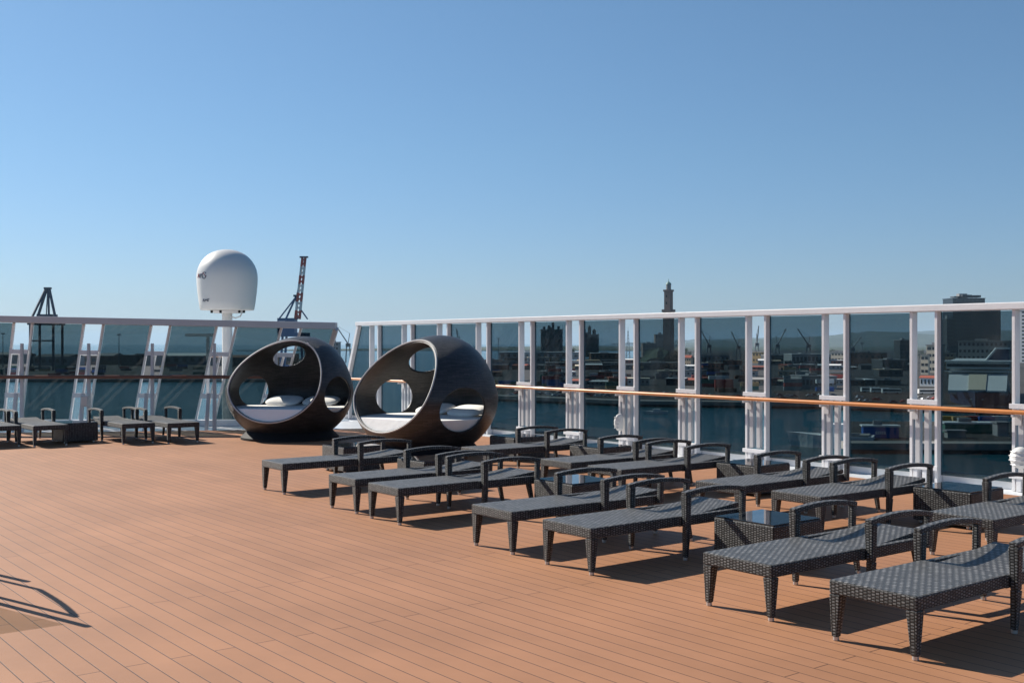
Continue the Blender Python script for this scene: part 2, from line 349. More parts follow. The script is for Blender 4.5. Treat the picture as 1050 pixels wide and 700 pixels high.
# ------------------------------------------------------------------ lounger
def make_lounger():
    r = empty('sun_lounger')
    X = -1.0
    wk = M['wicker']
    b = MB(); b.box(X, X + 1.10, -0.33, 0.33, 0.315, 0.41); b.build('seat', wk, r, bevel=0.012)
    for sy in (-1, 1):
        y0, y1 = sorted((sy * 0.33, sy * 0.275))
        MB().box(X + 1.102, X + 1.98, y0, y1, 0.31, 0.405).build('side_rail', wk, r, bevel=0.01)
    MB().box(X + 1.92, X + 1.98, -0.273, 0.273, 0.315, 0.385).build('head_rail', wk, r, bevel=0.01)
    pts = [(X + 1.115, 0, 0.380), (X + 1.20, 0, 0.366), (X + 1.30, 0, 0.366), (X + 1.50, 0, 0.379), (X + 1.75, 0, 0.402), (X + 2.02, 0, 0.428)]
    MB().sweep(pts, 0.53, 0.05, (0, 1, 0)).build('backrest', wk, r, bevel=0.008)
    for sy in (-1, 1):
        # foot legs taper inwards from the corner
        def leg(x_t, x_b, y_t, y_b, top, wt, wb):
            l = MB(); l.bar((x_b, y_b, 0.028), (x_t, y_t, top), wb, wb, up=(0, 1, 0), a2=wt, b2=wt)
            lo = l.build('leg', wk, r, bevel=0.006)
            MB().lathe([(0.018, 0), (0.022, 0.004), (0.022, 0.027)], 10, (x_b, y_b, 0)).build('foot_cap', M['steel'], lo, smooth=True)
        leg(X + 0.042, X + 0.035, sy * 0.288, sy * 0.297, 0.313, 0.082, 0.045)
        leg(X + 1.16, X + 1.15, sy * 0.362, sy * 0.355, 0.30, 0.06, 0.042)
        leg(X + 1.86, X + 1.93, sy * 0.30, sy * 0.30, 0.308, 0.055, 0.038)
        ya = sy * 0.364
        ab = MB(); ab.bar((X + 1.155, ya, 0.302), (X + 1.150, ya, 0.598), 0.060, 0.056, up=(0, 1, 0), a2=0.070, b2=0.078)
        ab.bar((X + 1.935, ya, 0.325), (X + 1.945, ya, 0.585), 0.056, 0.05, up=(0, 1, 0))
        pa = [(X + 1.116, ya, 0.612), (X + 1.25, ya, 0.627), (X + 1.40, ya, 0.637), (X + 1.55, ya, 0.640), (X + 1.70, ya, 0.634), (X + 1.85, ya, 0.619), (X + 1.975, ya, 0.598)]
        ab.sweep(pa, 0.064, 0.042, (0, 1, 0)); ab.build('armrest', wk, r, bevel=0.008)
    return r
proto = make_lounger()
G1 = 'wicker sun loungers on the open deck'
lounge = [  # t of left foot corner, w of foot end, label
    (4.53, 6.27, 'frontmost wicker lounger, nearest to the camera with its head cut off by the frame'),
    (5.72, 6.34, 'wicker lounger just behind the frontmost one, beside a glass topped table'),
    (7.70, 6.38, 'wicker lounger left of the nearest square table, its foot end over bare deck'),
    (8.84, 6.42, 'wicker lounger close behind the third front-row one, a table just beyond its arm'),
    (10.95, 6.48, 'wicker lounger overlapping the second farthest one at the left of the front row'),
    (11.95, 6.52, 'wicker lounger partly hidden by its twin, fifth along the front row'),
    (13.98, 6.60, 'farthest front-row wicker lounger, standing alone with bare deck before it'),
    (5.80, 9.55, 'back-row wicker lounger cut by the right edge beside a blue-reflecting table'),
    (7.66, 9.57, 'back-row wicker lounger right of a pair, under the tug-side windscreen pane'),
    (8.76, 9.57, 'back-row wicker lounger with a square table hiding behind its left arm'),
    (10.73, 9.66, 'back-row wicker lounger in the middle, in front of the lighthouse pane'),
    (11.74, 9.70, 'back-row wicker lounger in the middle pair, nearer the round daybeds'),
    (13.85, 9.85, 'back-row wicker lounger standing right beside the nearer round daybed'),
]
first = True
for t, w, lab in lounge:
    o = proto if first else copy_tree(proto); first = False
    c = tw(t - 0.325, w + 1.0); o.location = c; o.rotation_euler = (0, 0, AZ_W + R(random.uniform(-0.6, 0.6)))
    tag(o, lab, 'sun lounger', G1)
G2 = 'wicker loungers by the raked far windscreen'
for t, w, lab in [(22.75, 5.05, 'far wicker lounger cut by the left edge of the frame'),
                  (22.42, 5.84, 'far wicker lounger between the cut-off one and the dark wicker table'),
                  (21.87, 7.36, 'far wicker lounger just right of the dark wicker table'),
                  (21.48, 8.13, 'far wicker lounger nearest the farther round daybed')]:
    o = copy_tree(proto); o.location = tw(t + 1.0, w + 0.325); o.rotation_euler = (0, 0, AZ_D)
    tag(o, lab, 'sun lounger', G2)

# ------------------------------------------------------------------ side tables
def make_table():
    r = empty('side_table')
    MB().box(-0.345, 0.345, -0.345, 0.345, 0.035, 0.395).build('body', M['wicker'], r, bevel=0.012)
    MB().box(-0.335, 0.335, -0.335, 0.335, 0.3965, 0.408).build('glass_top', M['table_glass'], r, bevel=0.003)
    for sx in (-1, 1):
        for sy in (-1, 1):
            MB().lathe([(0.02, 0), (0.025, 0.005), (0.025, 0.034)], 10, (sx * 0.28, sy * 0.28, 0)).build('foot', M['steel'], r, smooth=True)
    return r
tp = make_table(); first = True
for t, w, lab in [(6.53, 8.10, 'nearest square wicker table with glass top, behind the second front lounger'),
                  (9.75, 8.58, 'square wicker table between the two front-row lounger pairs'),
                  (12.78, 8.58, 'square wicker table half hidden behind the arms of the farther front pair'),
                  (15.22, 8.72, 'square wicker table left of the farthest front-row lounger'),
                  (6.60, 11.48, 'square wicker table at the right edge reflecting blue sky in its glass'),
                  (9.66, 11.68, 'square wicker table between the two back-row lounger pairs'),
                  (12.75, 11.75, 'square wicker table left of the middle back-row pair'),
                  (14.98, 11.85, 'square wicker table close to the nearer round daybed'),
                  (23.15, 6.84, 'dark wicker table in shade between the far left loungers')]:
    o = tp if first else copy_tree(tp); first = False
    o.location = tw(t, w); o.rotation_euler = (0, 0, AZ_W); tag(o, lab, 'table', 'square wicker tables with glass tops')

# ------------------------------------------------------------------ egg daybeds
def eval_copy(o, name):
    bpy.context.view_layer.update()
    dg = bpy.context.evaluated_depsgraph_get()
    me = bpy.data.meshes.new_from_object(o.evaluated_get(dg)); me.name = name; return me
def daybed(loc, n_open, h, holes, label):      # a woven shell with one big opening and four round holes
    root = empty('daybed', loc, 0, label, 'daybed', 'round woven daybeds')
    A = (1.33, 1.33, 1.13); cz = 1.02
    def egg(p):                              # narrower and leaning a little towards the top
        k = max(0.0, p.z); t_ = 1 - 0.12 * k
        return Vector(((p.x * t_ + 0.19 * k * k) * A[0], (p.y * t_ + 0.08 * k * k) * A[1], p.z * A[2] + cz))
    def sph(rad):
        me = bpy.data.meshes.new('s'); bm = bmesh.new(); bmesh.ops.create_uvsphere(bm, u_segments=96, v_segments=48, radius=rad)
        bm.to_mesh(me); bm.free(); o = bpy.data.objects.new('s', me); C.objects.link(o); return o
    outer, inner = sph(1.0), sph(0.965)
    cut = [inner]
    n = Vector(n_open).normalized()
    def zrot(v): return v.to_track_quat('Z', 'Y').to_matrix().to_4x4()
    me = bpy.data.meshes.new('c'); bm = bmesh.new(); bmesh.ops.create_cube(bm, size=4.0)
    bmesh.ops.transform(bm, matrix=zrot(n) @ Matrix.Translation((0, 0, 2.0 + h)), verts=bm.verts); bm.to_mesh(me); bm.free()
    oc = bpy.data.objects.new('c', me); C.objects.link(oc); cut.append(oc)
    me = bpy.data.meshes.new('c'); bm = bmesh.new(); bmesh.ops.create_cube(bm, size=4.0); bmesh.ops.translate(bm, vec=(0, 0, -2 - 0.80), verts=bm.verts); bm.to_mesh(me); bm.free()
    oc = bpy.data.objects.new('c', me); C.objects.link(oc); cut.append(oc)      # flat underside on the base
    rims = [(n, h)]
    for az, el, rad in holes:
        a = math.atan2(n.y, n.x) + R(az)
        v = Vector((math.cos(a) * math.cos(R(el)), math.sin(a) * math.cos(R(el)), math.sin(R(el))))
        me = bpy.data.meshes.new('c'); bm = bmesh.new()
        bmesh.ops.create_cone(bm, cap_ends=True, segments=48, radius1=math.sin(R(rad)), radius2=math.sin(R(rad)), depth=1.2)
        bmesh.ops.transform(bm, matrix=zrot(v) @ Matrix.Translation((0, 0, 1.05)), verts=bm.verts); bm.to_mesh(me); bm.free()
        oc = bpy.data.objects.new('c', me); C.objects.link(oc); cut.append(oc); rims.append((v, math.cos(R(rad))))
    for c in cut:
        md = outer.modifiers.new('b', 'BOOLEAN'); md.operation = 'DIFFERENCE'; md.solver = 'EXACT'; md.object = c
    me = eval_copy(outer, 'shell')
    for o in [outer] + cut: bpy.data.objects.remove(o)
    bm = bmesh.new(); bm.from_mesh(me)
    ul = bm.loops.layers.uv.verify()
    for fc in bm.faces:
        th0 = None
        for l in fc.loops:
            p = l.vert.co; th = math.atan2(p.y, p.x)
            if th0 is None: th0 = th
            if th - th0 > math.pi: th -= 2 * math.pi
            if th - th0 < -math.pi: th += 2 * math.pi
            l[ul].uv = (th * 1.2, math.asin(max(-1, min(1, p.z / max(p.length, 1e-6)))) * 1.15)
    for v in bm.verts: v.co = egg(v.co)
    for fc in bm.faces: fc.smooth = True
    bm.to_mesh(me); bm.free()
    me.materials.clear(); me.materials.append(M['wicker_dark']); me.set_sharp_from_angle(angle=R(35))
    sh = bpy.data.objects.new('shell', me); C.objects.link(sh); sh.parent = root
    for i, (v, hh) in enumerate(rims):
        q = v.to_track_quat('Z', 'Y').to_matrix(); r = math.sqrt(1 - hh * hh)
        k = 0.985
        pts = []
        for a in range(72):
            th = 2 * math.pi * a / 72
            hk, rk = (hh, math.sqrt(max(0, k * k - hh * hh))) if i == 0 else (math.sqrt(k * k - r * r), r)
            p = q @ Vector((rk * math.cos(th), rk * math.sin(th), hk + (0.004 if i == 0 else 0)))
            pts.append(egg(p))
        rm = MB().tube(pts, 0.016 if i == 0 else 0.018, 8, closed=True).build('rim', M['rim'] if i == 0 else M['wicker_dark'], sh, smooth=True)
    MB().lathe([(1.02, 0), (1.02, 0.05), (0.93, 0.13), (0.86, 0.21), (0.3, 0.22)], 64).build('base', M['black'], root, smooth=True)
    mt = sph(0.955)
    def cutter(fn):
        me = bpy.data.meshes.new('c'); bm = bmesh.new(); fn(bm); bm.to_mesh(me); bm.free()
        oc = bpy.data.objects.new('c', me); C.objects.link(oc)
        md = mt.modifiers.new('b', 'BOOLEAN'); md.operation = 'DIFFERENCE'; md.solver = 'EXACT'; md.object = oc; return oc
    def upper(bm): bmesh.ops.create_cube(bm, size=4.0); bmesh.ops.translate(bm, vec=(0, 0, 2 - 0.315), verts=bm.verts)
    def lower(bm): bmesh.ops.create_cube(bm, size=4.0); bmesh.ops.translate(bm, vec=(0, 0, -2 - 0.66), verts=bm.verts)
    def front(bm): bmesh.ops.create_cube(bm, size=4.0); bmesh.ops.transform(bm, matrix=zrot(n) @ Matrix.Translation((0, 0, 2.0 + h - 0.02)), verts=bm.verts)
    cs = [cutter(f_) for f_ in (upper, lower, front)]
    me = eval_copy(mt, 'mattress')
    for o in [mt] + cs: bpy.data.objects.remove(o)
    for v in me.vertices: v.co = Vector((v.co.x * A[0], v.co.y * A[1], v.co.z * A[2] + cz))
    me.materials.clear(); me.materials.append(M['cushion'])
    mo = bpy.data.objects.new('mattress', me); C.objects.link(mo); mo.parent = root
    bv = mo.modifiers.new('bevel', 'BEVEL'); bv.width = 0.035; bv.segments = 3; bv.limit_method = 'ANGLE'; bv.angle_limit = R(45)
    for p in me.polygons: p.use_smooth = True
    me.set_sharp_from_angle(angle=R(40))
    back = -n; back.z = 0; back.normalize(); side = Vector((-back.y, back.x, 0))
    for sgn in (-1, 1):
        c = back * 0.66 + side * sgn * 0.43 + Vector((0, 0, 0.755))
        bm = bmesh.new(); bmesh.ops.create_uvsphere(bm, u_segments=24, v_segments=12, radius=1.0)
        for v in bm.verts:
            x, y, z = v.co
            x = math.copysign(abs(x) ** 0.6, x); y = math.copysign(abs(y) ** 0.6, y)
            v.co = c + side * x * 0.40 + back * (y * 0.27) + Vector((0, 0, z * 0.075 + y * 0.06))
        me = bpy.data.meshes.new('pillow'); bm.to_mesh(me); bm.free()
        for p in me.polygons: p.use_smooth = True
        me.materials.append(M['cushion']); po = bpy.data.objects.new('pillow', me); C.objects.link(po); po.parent = root
    return root
d1 = at(297.5, 393, 23.3); d2 = at(436.5, 400, 20.2)
daybed((d1.x, d1.y, 0), (-0.212, -0.930, 0.294), 0.615, [(75, -4, 19.5), (-117, -3, 18), (-148, 41, 16.5), (140, 33, 15)], 'farther round woven daybed, its opening and white cushion turned towards the camera')
daybed((d2.x, d2.y, 0), (-0.641, -0.704, 0.305), 0.634, [(78.5, -10, 21), (-104, -2, 18), (-129, 39, 16.5), (152, 29, 15)], 'nearer round woven daybed with big opening turned to the left, beside the loungers')

# ------------------------------------------------------------------ radome on its mast
rd = at(233, 318, 34.0)
r = empty('radome', (rd.x, 34.0, -4.0), 0, 'big white satellite dome on a thick mast rising behind the far windscreen', 'satellite dome')
zb = rd.z + 4.0
prof = [(0.79, zb + 0.0), (0.815, zb + 0.03), (0.85, zb + 0.25), (0.89, zb + 0.55), (0.912, zb + 0.8), (0.92, zb + 1.0)]
for k in range(1, 11):
    a = R(90) * k / 10; prof.append((max(0.92 * math.cos(a) ** 0.92, 0.004), zb + 1.0 + 0.87 * math.sin(a)))
sh = MB().lathe([(0.3, zb - 0.02)] + prof, 56).build('dome', M['radome'], r, smooth=True)
MB().lathe([(0.155, 0), (0.155, zb - 0.03)], 24).build('mast', M['radome'], r, smooth=True)
MB().lathe([(0.40, zb - 0.09), (0.5, zb - 0.025)], 32).build('flange', M['alu'], r)
MB().tube([(0.2, -0.35, zb - 0.2), (0.35, -0.4, zb - 0.25), (0.5, -0.4, zb - 0.2), (0.58, -0.35, zb - 0.02)], 0.02, 8).build('cable', M['alu'], r, smooth=True)
for x in (-0.32, -0.05, 0.52, 0.66):
    MB().box(x - 0.03, x + 0.03, -0.62, -0.56, zb - 0.10, zb - 0.021).build('bolt_lug', M['black'], r)
def dome_r(z):
    z -= zb
    for (r0, z0), (r1, z1) in zip(prof, prof[1:]):
        if z0 - zb <= z <= z1 - zb: return r0 + (r1 - r0) * (z - z0 + zb) / max(1e-6, z1 - z0)
    return 0.9
def mark(strokes, th0, z0, m, wd=0.02):          # thin raised strokes lying on the shell
    for st in strokes:
        b = MB(); pts = []
        for u, v in st:
            z = zb + z0 + v; rr = dome_r(z) + 0.006; a = R(th0) + u / 0.92
            pts.append((rr * math.cos(a), rr * math.sin(a), z))
        b.tube(pts, wd, 6); b.build('emblem_stroke', m, sh)
ring = [(0.13 + 0.085 * math.cos(a / 12 * 2 * math.pi), 0.10 * math.sin(a / 12 * 2 * math.pi)) for a in range(1, 13)]
mark([ring], 229, 1.03, M['navy'], 0.011)
mark([[(-0.22, -0.06), (-0.17, 0.06), (-0.12, -0.06)], [(0.06, 0.09), (0.2, -0.03)]], 229, 1.03, M['red'], 0.009)
mark([[(-0.08, -0.07), (-0.08, 0.05), (-0.02, 0.05), (-0.02, -0.07)], [(0.02, 0.05), (0.06, -0.07)]], 229, 1.03, M['navy'], 0.010)
mark([[(-0.13, -0.03), (-0.09, 0.05), (-0.05, -0.03)], [(-0.01, -0.03), (-0.01, 0.05), (0.04, 0.0), (0.09, 0.05), (0.09, -0.03)], [(0.13, -0.03), (0.13, 0.05), (0.18, 0.05)]], 236, 0.27, M['navy'], 0.010)
p0 = at(205, 343.5, 33.0)
o = empty('searchlight_arm', (p0.x, 33.0, -4), 0, 'thin grey horizontal arm on a post behind the raked glass beside the dome mast', 'bracket')
MB().bar((-0.4, 0, p0.z + 4), (0.42, 0, p0.z + 4), 0.3, 0.09).build('arm', M['bwhite'], o)
MB().box(0.2, 0.28, -0.04, 0.04, 0, p0.z + 3.95).build('post', M['alu'], o)

# ------------------------------------------------------------------ unseen hoop rail, shaped and placed so its shadow falls on the deck
SUN_AZ = R(36); SUN_EL = R(36.5)
sdir = Vector((-math.cos(SUN_AZ) * math.cos(SUN_EL), math.sin(SUN_AZ) * math.cos(SUN_EL), math.sin(SUN_EL)))
def caster(px, py, h):
    g = at(px, py, H * F / (py - HZ)); g.z = 0
    return g + sdir * (h / sdir.z)
A_, B_, C_, D_ = caster(90, 642, 1.16), caster(78, 632, 1.10), caster(40, 604, 1.10), caster(28, 596, 1.14)
cen = (B_ + C_) / 2; cen.z = 0
o = empty('shadow_hoop', cen, 0, 'unseen dark tube hoop beyond the left edge, shaped to cast a shadow on the deck', 'rail')
loc = lambda v: Vector(v) - cen
bz = lambda v: Vector((v.x, v.y, 0)) - cen
arch = [loc(B_.lerp(C_, k)) + Vector((0, 0, 0.05 * math.sin(math.pi * k))) for k in [i / 12 for i in range(13)]]
MB().tube([bz(B_)] + arch + [bz(C_)], 0.024, 8).build('hoop', M['black'], o, smooth=True)
for v in (A_, D_): MB().tube([bz(v), loc(v)], 0.03, 8).build('upright', M['black'], o, smooth=True)
E_, G_ = caster(66, 640, 1.10), caster(-70, 660, 1.10)
b = MB(); o_ = Vector((0.003, 0.003, 0)); e0, g0 = bz(E_), bz(G_); up_ = Vector((0, 0, 0.25))
b.hexa([e0 + up_, g0 + up_, g0 + up_ + o_, e0 + up_ + o_, loc(E_), loc(G_), loc(G_) + o_, loc(E_) + o_]); b.build('shadow_panel', glass_mat('beige shadow cloth', (0.80, 0.78, 0.70)), o)  # unseen cloth added so a faint tinted shadow reaches the deck

# ================================================================== the harbour
def quay(name, pts, z=LAND, edge=6.0):
    poly_obj(name, pts, SEA - 2, z, M['asphalt'])
def PX(px, Y): return ((px - 525) / F * Y, Y)
west = [PX(-500, 1004), PX(345, 1004), PX(352, 1250), PX(352, 2300), PX(-500, 2300)]
quay('quay', west)
east = [PX(470, 690), PX(640, 612), PX(835, 590), PX(940, 556), PX(1400, 540), PX(1500, 5000), PX(700, 5200), PX(640, 2200), PX(505, 2000), PX(440, 900)]
quay('quay', east)
pier = [PX(866, 352), PX(1400, 345), PX(1500, 455), PX(872, 452)]
quay('pier', pier)
def edge_strip(poly_pts, wdt, zt, name):     # pale concrete coping along the water
    for a, b in zip(poly_pts, poly_pts[1:]):
        a = Vector((*a, 0)); b = Vector((*b, 0)); dv = (b - a).normalized(); nr = Vector((-dv.y, dv.x, 0))
        q = [a - nr * 0.6, b - nr * 0.6, b + nr * wdt, a + nr * wdt]
        tag(MB().prism([(p.x, p.y) for p in q], SEA + 1.2, zt + 0.25).build(name, M['quayedge']), kind='structure')
edge_strip(west[:2], 14, LAND, 'quay_edge'); edge_strip(east[:5], 12, LAND, 'quay_edge'); edge_strip(pier[:2], 8, LAND, 'pier_edge')
# inner land and hills
poly_obj('land', [(-1300, 5200), (9000, 5000), (14000, 15000), (900, 15000)], SEA - 2, LAND, M['hill'])
def ridge(name, Y, prof, depth, amp):
    b = MB(); nx = 120; rows = 7
    xs = [prof[0][0] + (prof[-1][0] - prof[0][0]) * i / nx for i in range(nx + 1)]
    def hgt(x):
        for (x0, y0), (x1, y1) in zip(prof, prof[1:]):
            if x0 <= x <= x1:
                k = (x - x0) / (x1 - x0); k = k * k * (3 - 2 * k); return y0 + (y1 - y0) * k
        return 0
    i0 = len(b.v)
    for j in range(rows):
        k = j / (rows - 1)
        for x in xs:
            base = hgt(x) * Y / F
            z = SEA + (base - SEA + H) * math.sin(math.pi * k) + random.uniform(-amp, amp) * math.sin(math.pi * k)
            b.v.append(Vector(((x - 525) / F * Y, Y + (k - 0.5) * depth, z)))
    for j in range(rows - 1):
        for i in range(nx):
            a = j * (nx + 1) + i; b.f.append((a, a + 1, a + nx + 2, a + nx + 1))
    tag(b.build(name, M['hill'], smooth=True), kind='structure')
ridge('hills', 16000, [(690, -1), (730, 2), (780, 4), (840, 6), (872, 10), (900, 12.5), (925, 10), (950, 8), (985, 9), (1040, 12), (1120, 16), (1250, 12)], 6000, 14)
ridge('hills', 24000, [(640, 0.5), (720, 4), (800, 6), (860, 8), (960, 13), (1060, 14), (1180, 20), (1300, 14)], 8000, 16)

# ---- buildings
def bld(name, px0, px1, ytop, ybase, label, cat, m, depth=30, yaw=0.0, roof='flat', rm=None, wins=None, group=None, wm=None, base=LAND, turn=False):
    Y = land_Y(ybase, base); w = (px1 - px0) / F * Y; hgt = (ybase - ytop) / F * Y + (0)
    if turn: yaw = R(-44); w *= 1.02; depth = w * 0.38
    cx = ((px0 + px1) / 2 - 525) / F * Y
    o = empty(name, (cx, Y, base), yaw, label, cat, group)
    wl = hgt if roof == 'flat' else hgt * 0.78
    MB().box(-w / 2, w / 2, 0, depth, 0, wl).build('wall', m, o)
    if roof == 'flat':
        r_ = MB(); t = min(1.2, max(0.5, hgt * 0.03))
        r_.box(-w / 2 - t, w / 2 + t, -t, depth + t, wl + 0.01, wl + t); ro = r_.build('roof', rm or M['bgrey'], o)
        if w > 10: MB().box(-w * 0.2, w * 0.05, depth * 0.3, depth * 0.6, wl + t + 0.01, wl + t + max(1.5, hgt * 0.08)).build('plant_room', M['bgrey'], ro)
    else:
        r_ = MB(); e = 0.6
        r_.v = [Vector(p) for p in ((-w / 2 - e, -e, wl + .02), (w / 2 + e, -e, wl + .02), (w / 2 + e, depth + e, wl + .02), (-w / 2 - e, depth + e, wl + .02), (-w / 2 - e, depth / 2, hgt), (w / 2 + e, depth / 2, hgt))]
        r_.f = [(0, 1, 5, 4), (2, 3, 4, 5), (0, 4, 3), (1, 2, 5), (3, 2, 1, 0)]
        r_.build('roof', rm or M['roofred'], o)
    if wins:
        nx, nz, fw, fh = wins
        for j in range(nz):
            for i in range(nx):
                x = -w / 2 + w * (i + 0.5) / nx; z = wl * (j + 0.55) / nz
                MB().box(x - w / nx * fw / 2, x + w / nx * fw / 2, -0.12, -0.02, z - wl / nz * fh / 2, z + wl / nz * fh / 2).build('window', wm or M['win'], o)
    return o
# left basin
GL = 'port sheds across the left basin'
bld('shed', -10, 20, 361, 373, 'dark gabled port shed at the far left behind the raked glass', 'shed', M['bdark'], 60, roof='gable', rm=M['bgrey'], wins=(4, 1, .5, .4), group=GL)
bld('shed', 34, 70, 363, 375, 'long grey port shed under the dark gantry crane', 'shed', M['bgrey'], 60, roof='gable', rm=M['bdark'], wins=(5, 1, .5, .4), group=GL)
bld('shed', 76, 116, 362, 374, 'brown rusty port shed right of the gantry crane', 'shed', M['brown'], 50, roof='gable', rm=M['bgrey'], wins=(5, 1, .5, .4), group=GL)
bld('shed', 124, 160, 364, 375, 'dark flat port shed beside the tall lamp mast', 'shed', M['bdark'], 50, wins=(5, 1, .5, .4), group=GL)
bld('shed', 168, 210, 362, 374, 'pale low port shed left of the white dome mast', 'shed', M['bgrey'], 50, roof='gable', rm=M['bwhite'], wins=(5, 1, .5, .4), group=GL)
bld('shed', 216, 262, 364, 375, 'dark long port shed behind the white dome mast', 'shed', M['bdark'], 50, roof='gable', rm=M['brown'], wins=(6, 1, .5, .4), group=GL)
bld('shed', 268, 300, 363, 374, 'brown port shed behind the farther round daybed', 'shed', M['brown'], 50, wins=(4, 1, .5, .4), group=GL)
bld('office_block', 338, 347, 351, 372, 'narrow grey port office in the gap between the two windscreens', 'building', M['bgrey'], 25, wins=(3, 5, .6, .5))
bld('shed', 318, 337, 361, 374, 'small white port shed just left of the corner gap', 'shed', M['bwhite'], 40, roof='gable', rm=M['bgrey'], wins=(3, 1, .5, .4), group=GL)
# containers
conts = []
def container_proto():
    o = empty('shipping_container')
    return o
ccols = [M['contblue'], M['brown'], M['bgrey'], M['green'], M['red'], M['bwhite'], M['ochre'], M['bdark']]
def container(px, py, k, label, group, m, rz, base=LAND, L=12.2):
    Y = land_Y(py, base); x = (px - 525) / F * Y
    b = MB(); b.box(-L / 2, L / 2, -1.22, 1.22, 0, 2.6)
    n = int(L / 0.6)
    for i in range(n):
        xx = -L / 2 + (i + 0.5) * L / n
        b.box(xx - 0.12, xx + 0.12, -1.27, -1.225, 0.15, 2.45)
    o = b.build('shipping_container', m, loc=(x, Y, base + k * 2.62)); o.rotation_euler = (0, 0, rz)
    tag(o, label, 'container', group)
def stacks(x0, x1, py0, py1, n, label, group):
    for i in range(n):
        px = random.uniform(x0, x1); py = random.uniform(py0, py1); m = random.choice(ccols); rz = R(random.uniform(-6, 6))
        container(px, py, 0, label, group, m, rz)
        if random.random() < 0.6: container(px + random.uniform(-.5, .5), py, 1, label, group, random.choice(ccols), rz)
        if random.random() < 0.2: container(px, py, 2, label, group, random.choice(ccols), rz)
stacks(-20, 335, 376, 386, 46, 'shipping container stored on the quay across the left basin', 'containers on the left quay')
stacks(500, 700, 376, 400, 34, 'shipping container stored on the dark quay in front of the lighthouse', 'containers on the middle quay')
stacks(715, 860, 378, 404, 34, 'shipping container stored on the quay between the middle docks and the tug', 'containers on the right quay')

# middle
bld('silo_block', 555, 577, 338, 366, 'dark blocky silo building with rooftop gear seen through the glass', 'building', M['bdark'], 60, wins=(6, 4, .4, .3))
so = bld('silo_block', 596, 614, 343, 366, 'dark stepped silo building right of the blockier one', 'building', M['bdark'], 60, wins=(4, 3, .4, .3))
Ys = land_Y(366)
for k, (dx, hh) in enumerate(((-8, 12), (0, 18), (7, 10))):
    MB().lathe([(4.2, 0), (4.2, hh), (0.5, hh + 4)], 14, (dx * 1.6, 20, 23 / F * Ys)).build('silo', M['bdark'], so)
so = [o for o in C.objects if o.get('label', '').startswith('dark blocky silo')][0]
for dx, hh in ((-18, 6), (-6, 9), (3, 16), (16, 7)):
    MB().box(dx - 3, dx + 3, 15, 25, 28 / F * Ys + 1.5, 28 / F * Ys + 1.5 + hh).build('roof_gear', M['bdark'], so)
bld('long_shed', 512, 600, 361, 368.5, 'very long low shed with a white roof line far behind the middle panes', 'shed', M['bgrey'], 80, rm=M['bwhite'], wins=(14, 1, .5, .4))
bld('long_shed', 606, 640, 362, 369, 'low shed with pale roof right of the stepped silos', 'shed', M['brown'], 60, rm=M['bwhite'], wins=(8, 1, .5, .4))
bld('long_shed', 560, 640, 372.0, 377, 'flat dark shed nearest the water between the middle posts', 'shed', M['bdark'], 40, rm=M['bgrey'], wins=(10, 1, .5, .4))
bld('long_shed', 500, 550, 371, 376, 'grey flat dock shed left of the silo buildings', 'shed', M['bgrey'], 40, rm=M['bdark'], wins=(8, 1, .5, .4))
# lighthouse and its hill
YL = 1400.0; sc = YL / F
def lz(py): return H - (py - HZ) * sc
LHX = (685.5 - 525) * sc
lh = empty('lighthouse', (LHX, YL, LAND), R(-38), 'tall square brown stone lighthouse standing on a rock above the port', 'lighthouse')
def sq(w, z0, z1):
    w = w / 1.3; return MB().box(-w / 2, w / 2, -w / 2, w / 2, z0 - LAND, z1 - LAND)
sq(13.4, LAND, lz(320)).build('lower_shaft', M['stone'], lh)
sq(16.5, lz(320) + .05, lz(317.2)).build('lower_gallery', M['stone'], lh)
sq(10.6, lz(317.2) + .05, lz(299)).build('upper_shaft', M['stone'], lh)
sq(13.0, lz(299) + .05, lz(297)).build('upper_gallery', M['stone'], lh)
ln = MB().lathe([(3.2, lz(297) - LAND + .05), (3.2, lz(292) - LAND)], 16).build('lantern', M['bgrey'], lh)
MB().lathe([(3.7, lz(292) - LAND + .05), (3.2, lz(290.5) - LAND), (1.2, lz(289) - LAND), (0.35, lz(288.5) - LAND), (0.3, lz(286) - LAND)], 16).build('dome', M['copper'], ln, smooth=True)
for z in (335, 326, 312, 305):
    MB().box(-0.8, 0.8, -5.4, -5.25, lz(z) - LAND, lz(z) - LAND + 3).build('window', M['win'], lh)
# rock
rk = MB(); nb = 20
prof = [(0, 1.0), (18, 0.92), (30, 0.7)]
ring_prev = None
for j, (hz, k) in enumerate([(0, 1.0), (8, 0.80), (14, 0.74), (22, 0.52), (25, 0.3)]):
    for i in range(nb):
        a = 2 * math.pi * i / nb; rr = (1 + random.uniform(-.2, .2)) * k
        rk.v.append(Vector((LHX - 8 + 34 * rr * math.cos(a), YL + 10 + 30 * rr * math.sin(a), LAND + hz * (1 + random.uniform(-.08, .08)))))
for j in range(4):
    for i in range(nb): rk.f.append((j * nb + i, j * nb + (i + 1) % nb, (j + 1) * nb + (i + 1) % nb, (j + 1) * nb + i))
rk.f.append(tuple(4 * nb + i for i in range(nb)))
tag(rk.build('rock_terrain', M['hill']), kind='structure')
bld('fort_building', 672, 684, 343, 364, 'stone fort building on the rock against the lighthouse foot', 'building', M['stone'], 30, wins=(4, 4, .3, .35))
bld('fort_building', 659, 674, 352, 366, 'stepped stone building left below the lighthouse fort', 'building', M['stone'], 30, wins=(5, 2, .3, .35))
bld('house', 681, 694, 359, 371, 'ochre house at the foot of the lighthouse rock', 'house', M['ochre'], 20, roof='gable', rm=M['brown'], wins=(4, 3, .35, .4), turn=True)
bld('house', 701, 709, 364, 376, 'tan gabled house in the clear gap right of the lighthouse', 'house', M['tan'], 18, roof='gable', rm=M['roofred'], wins=(3, 2, .35, .4), turn=True)
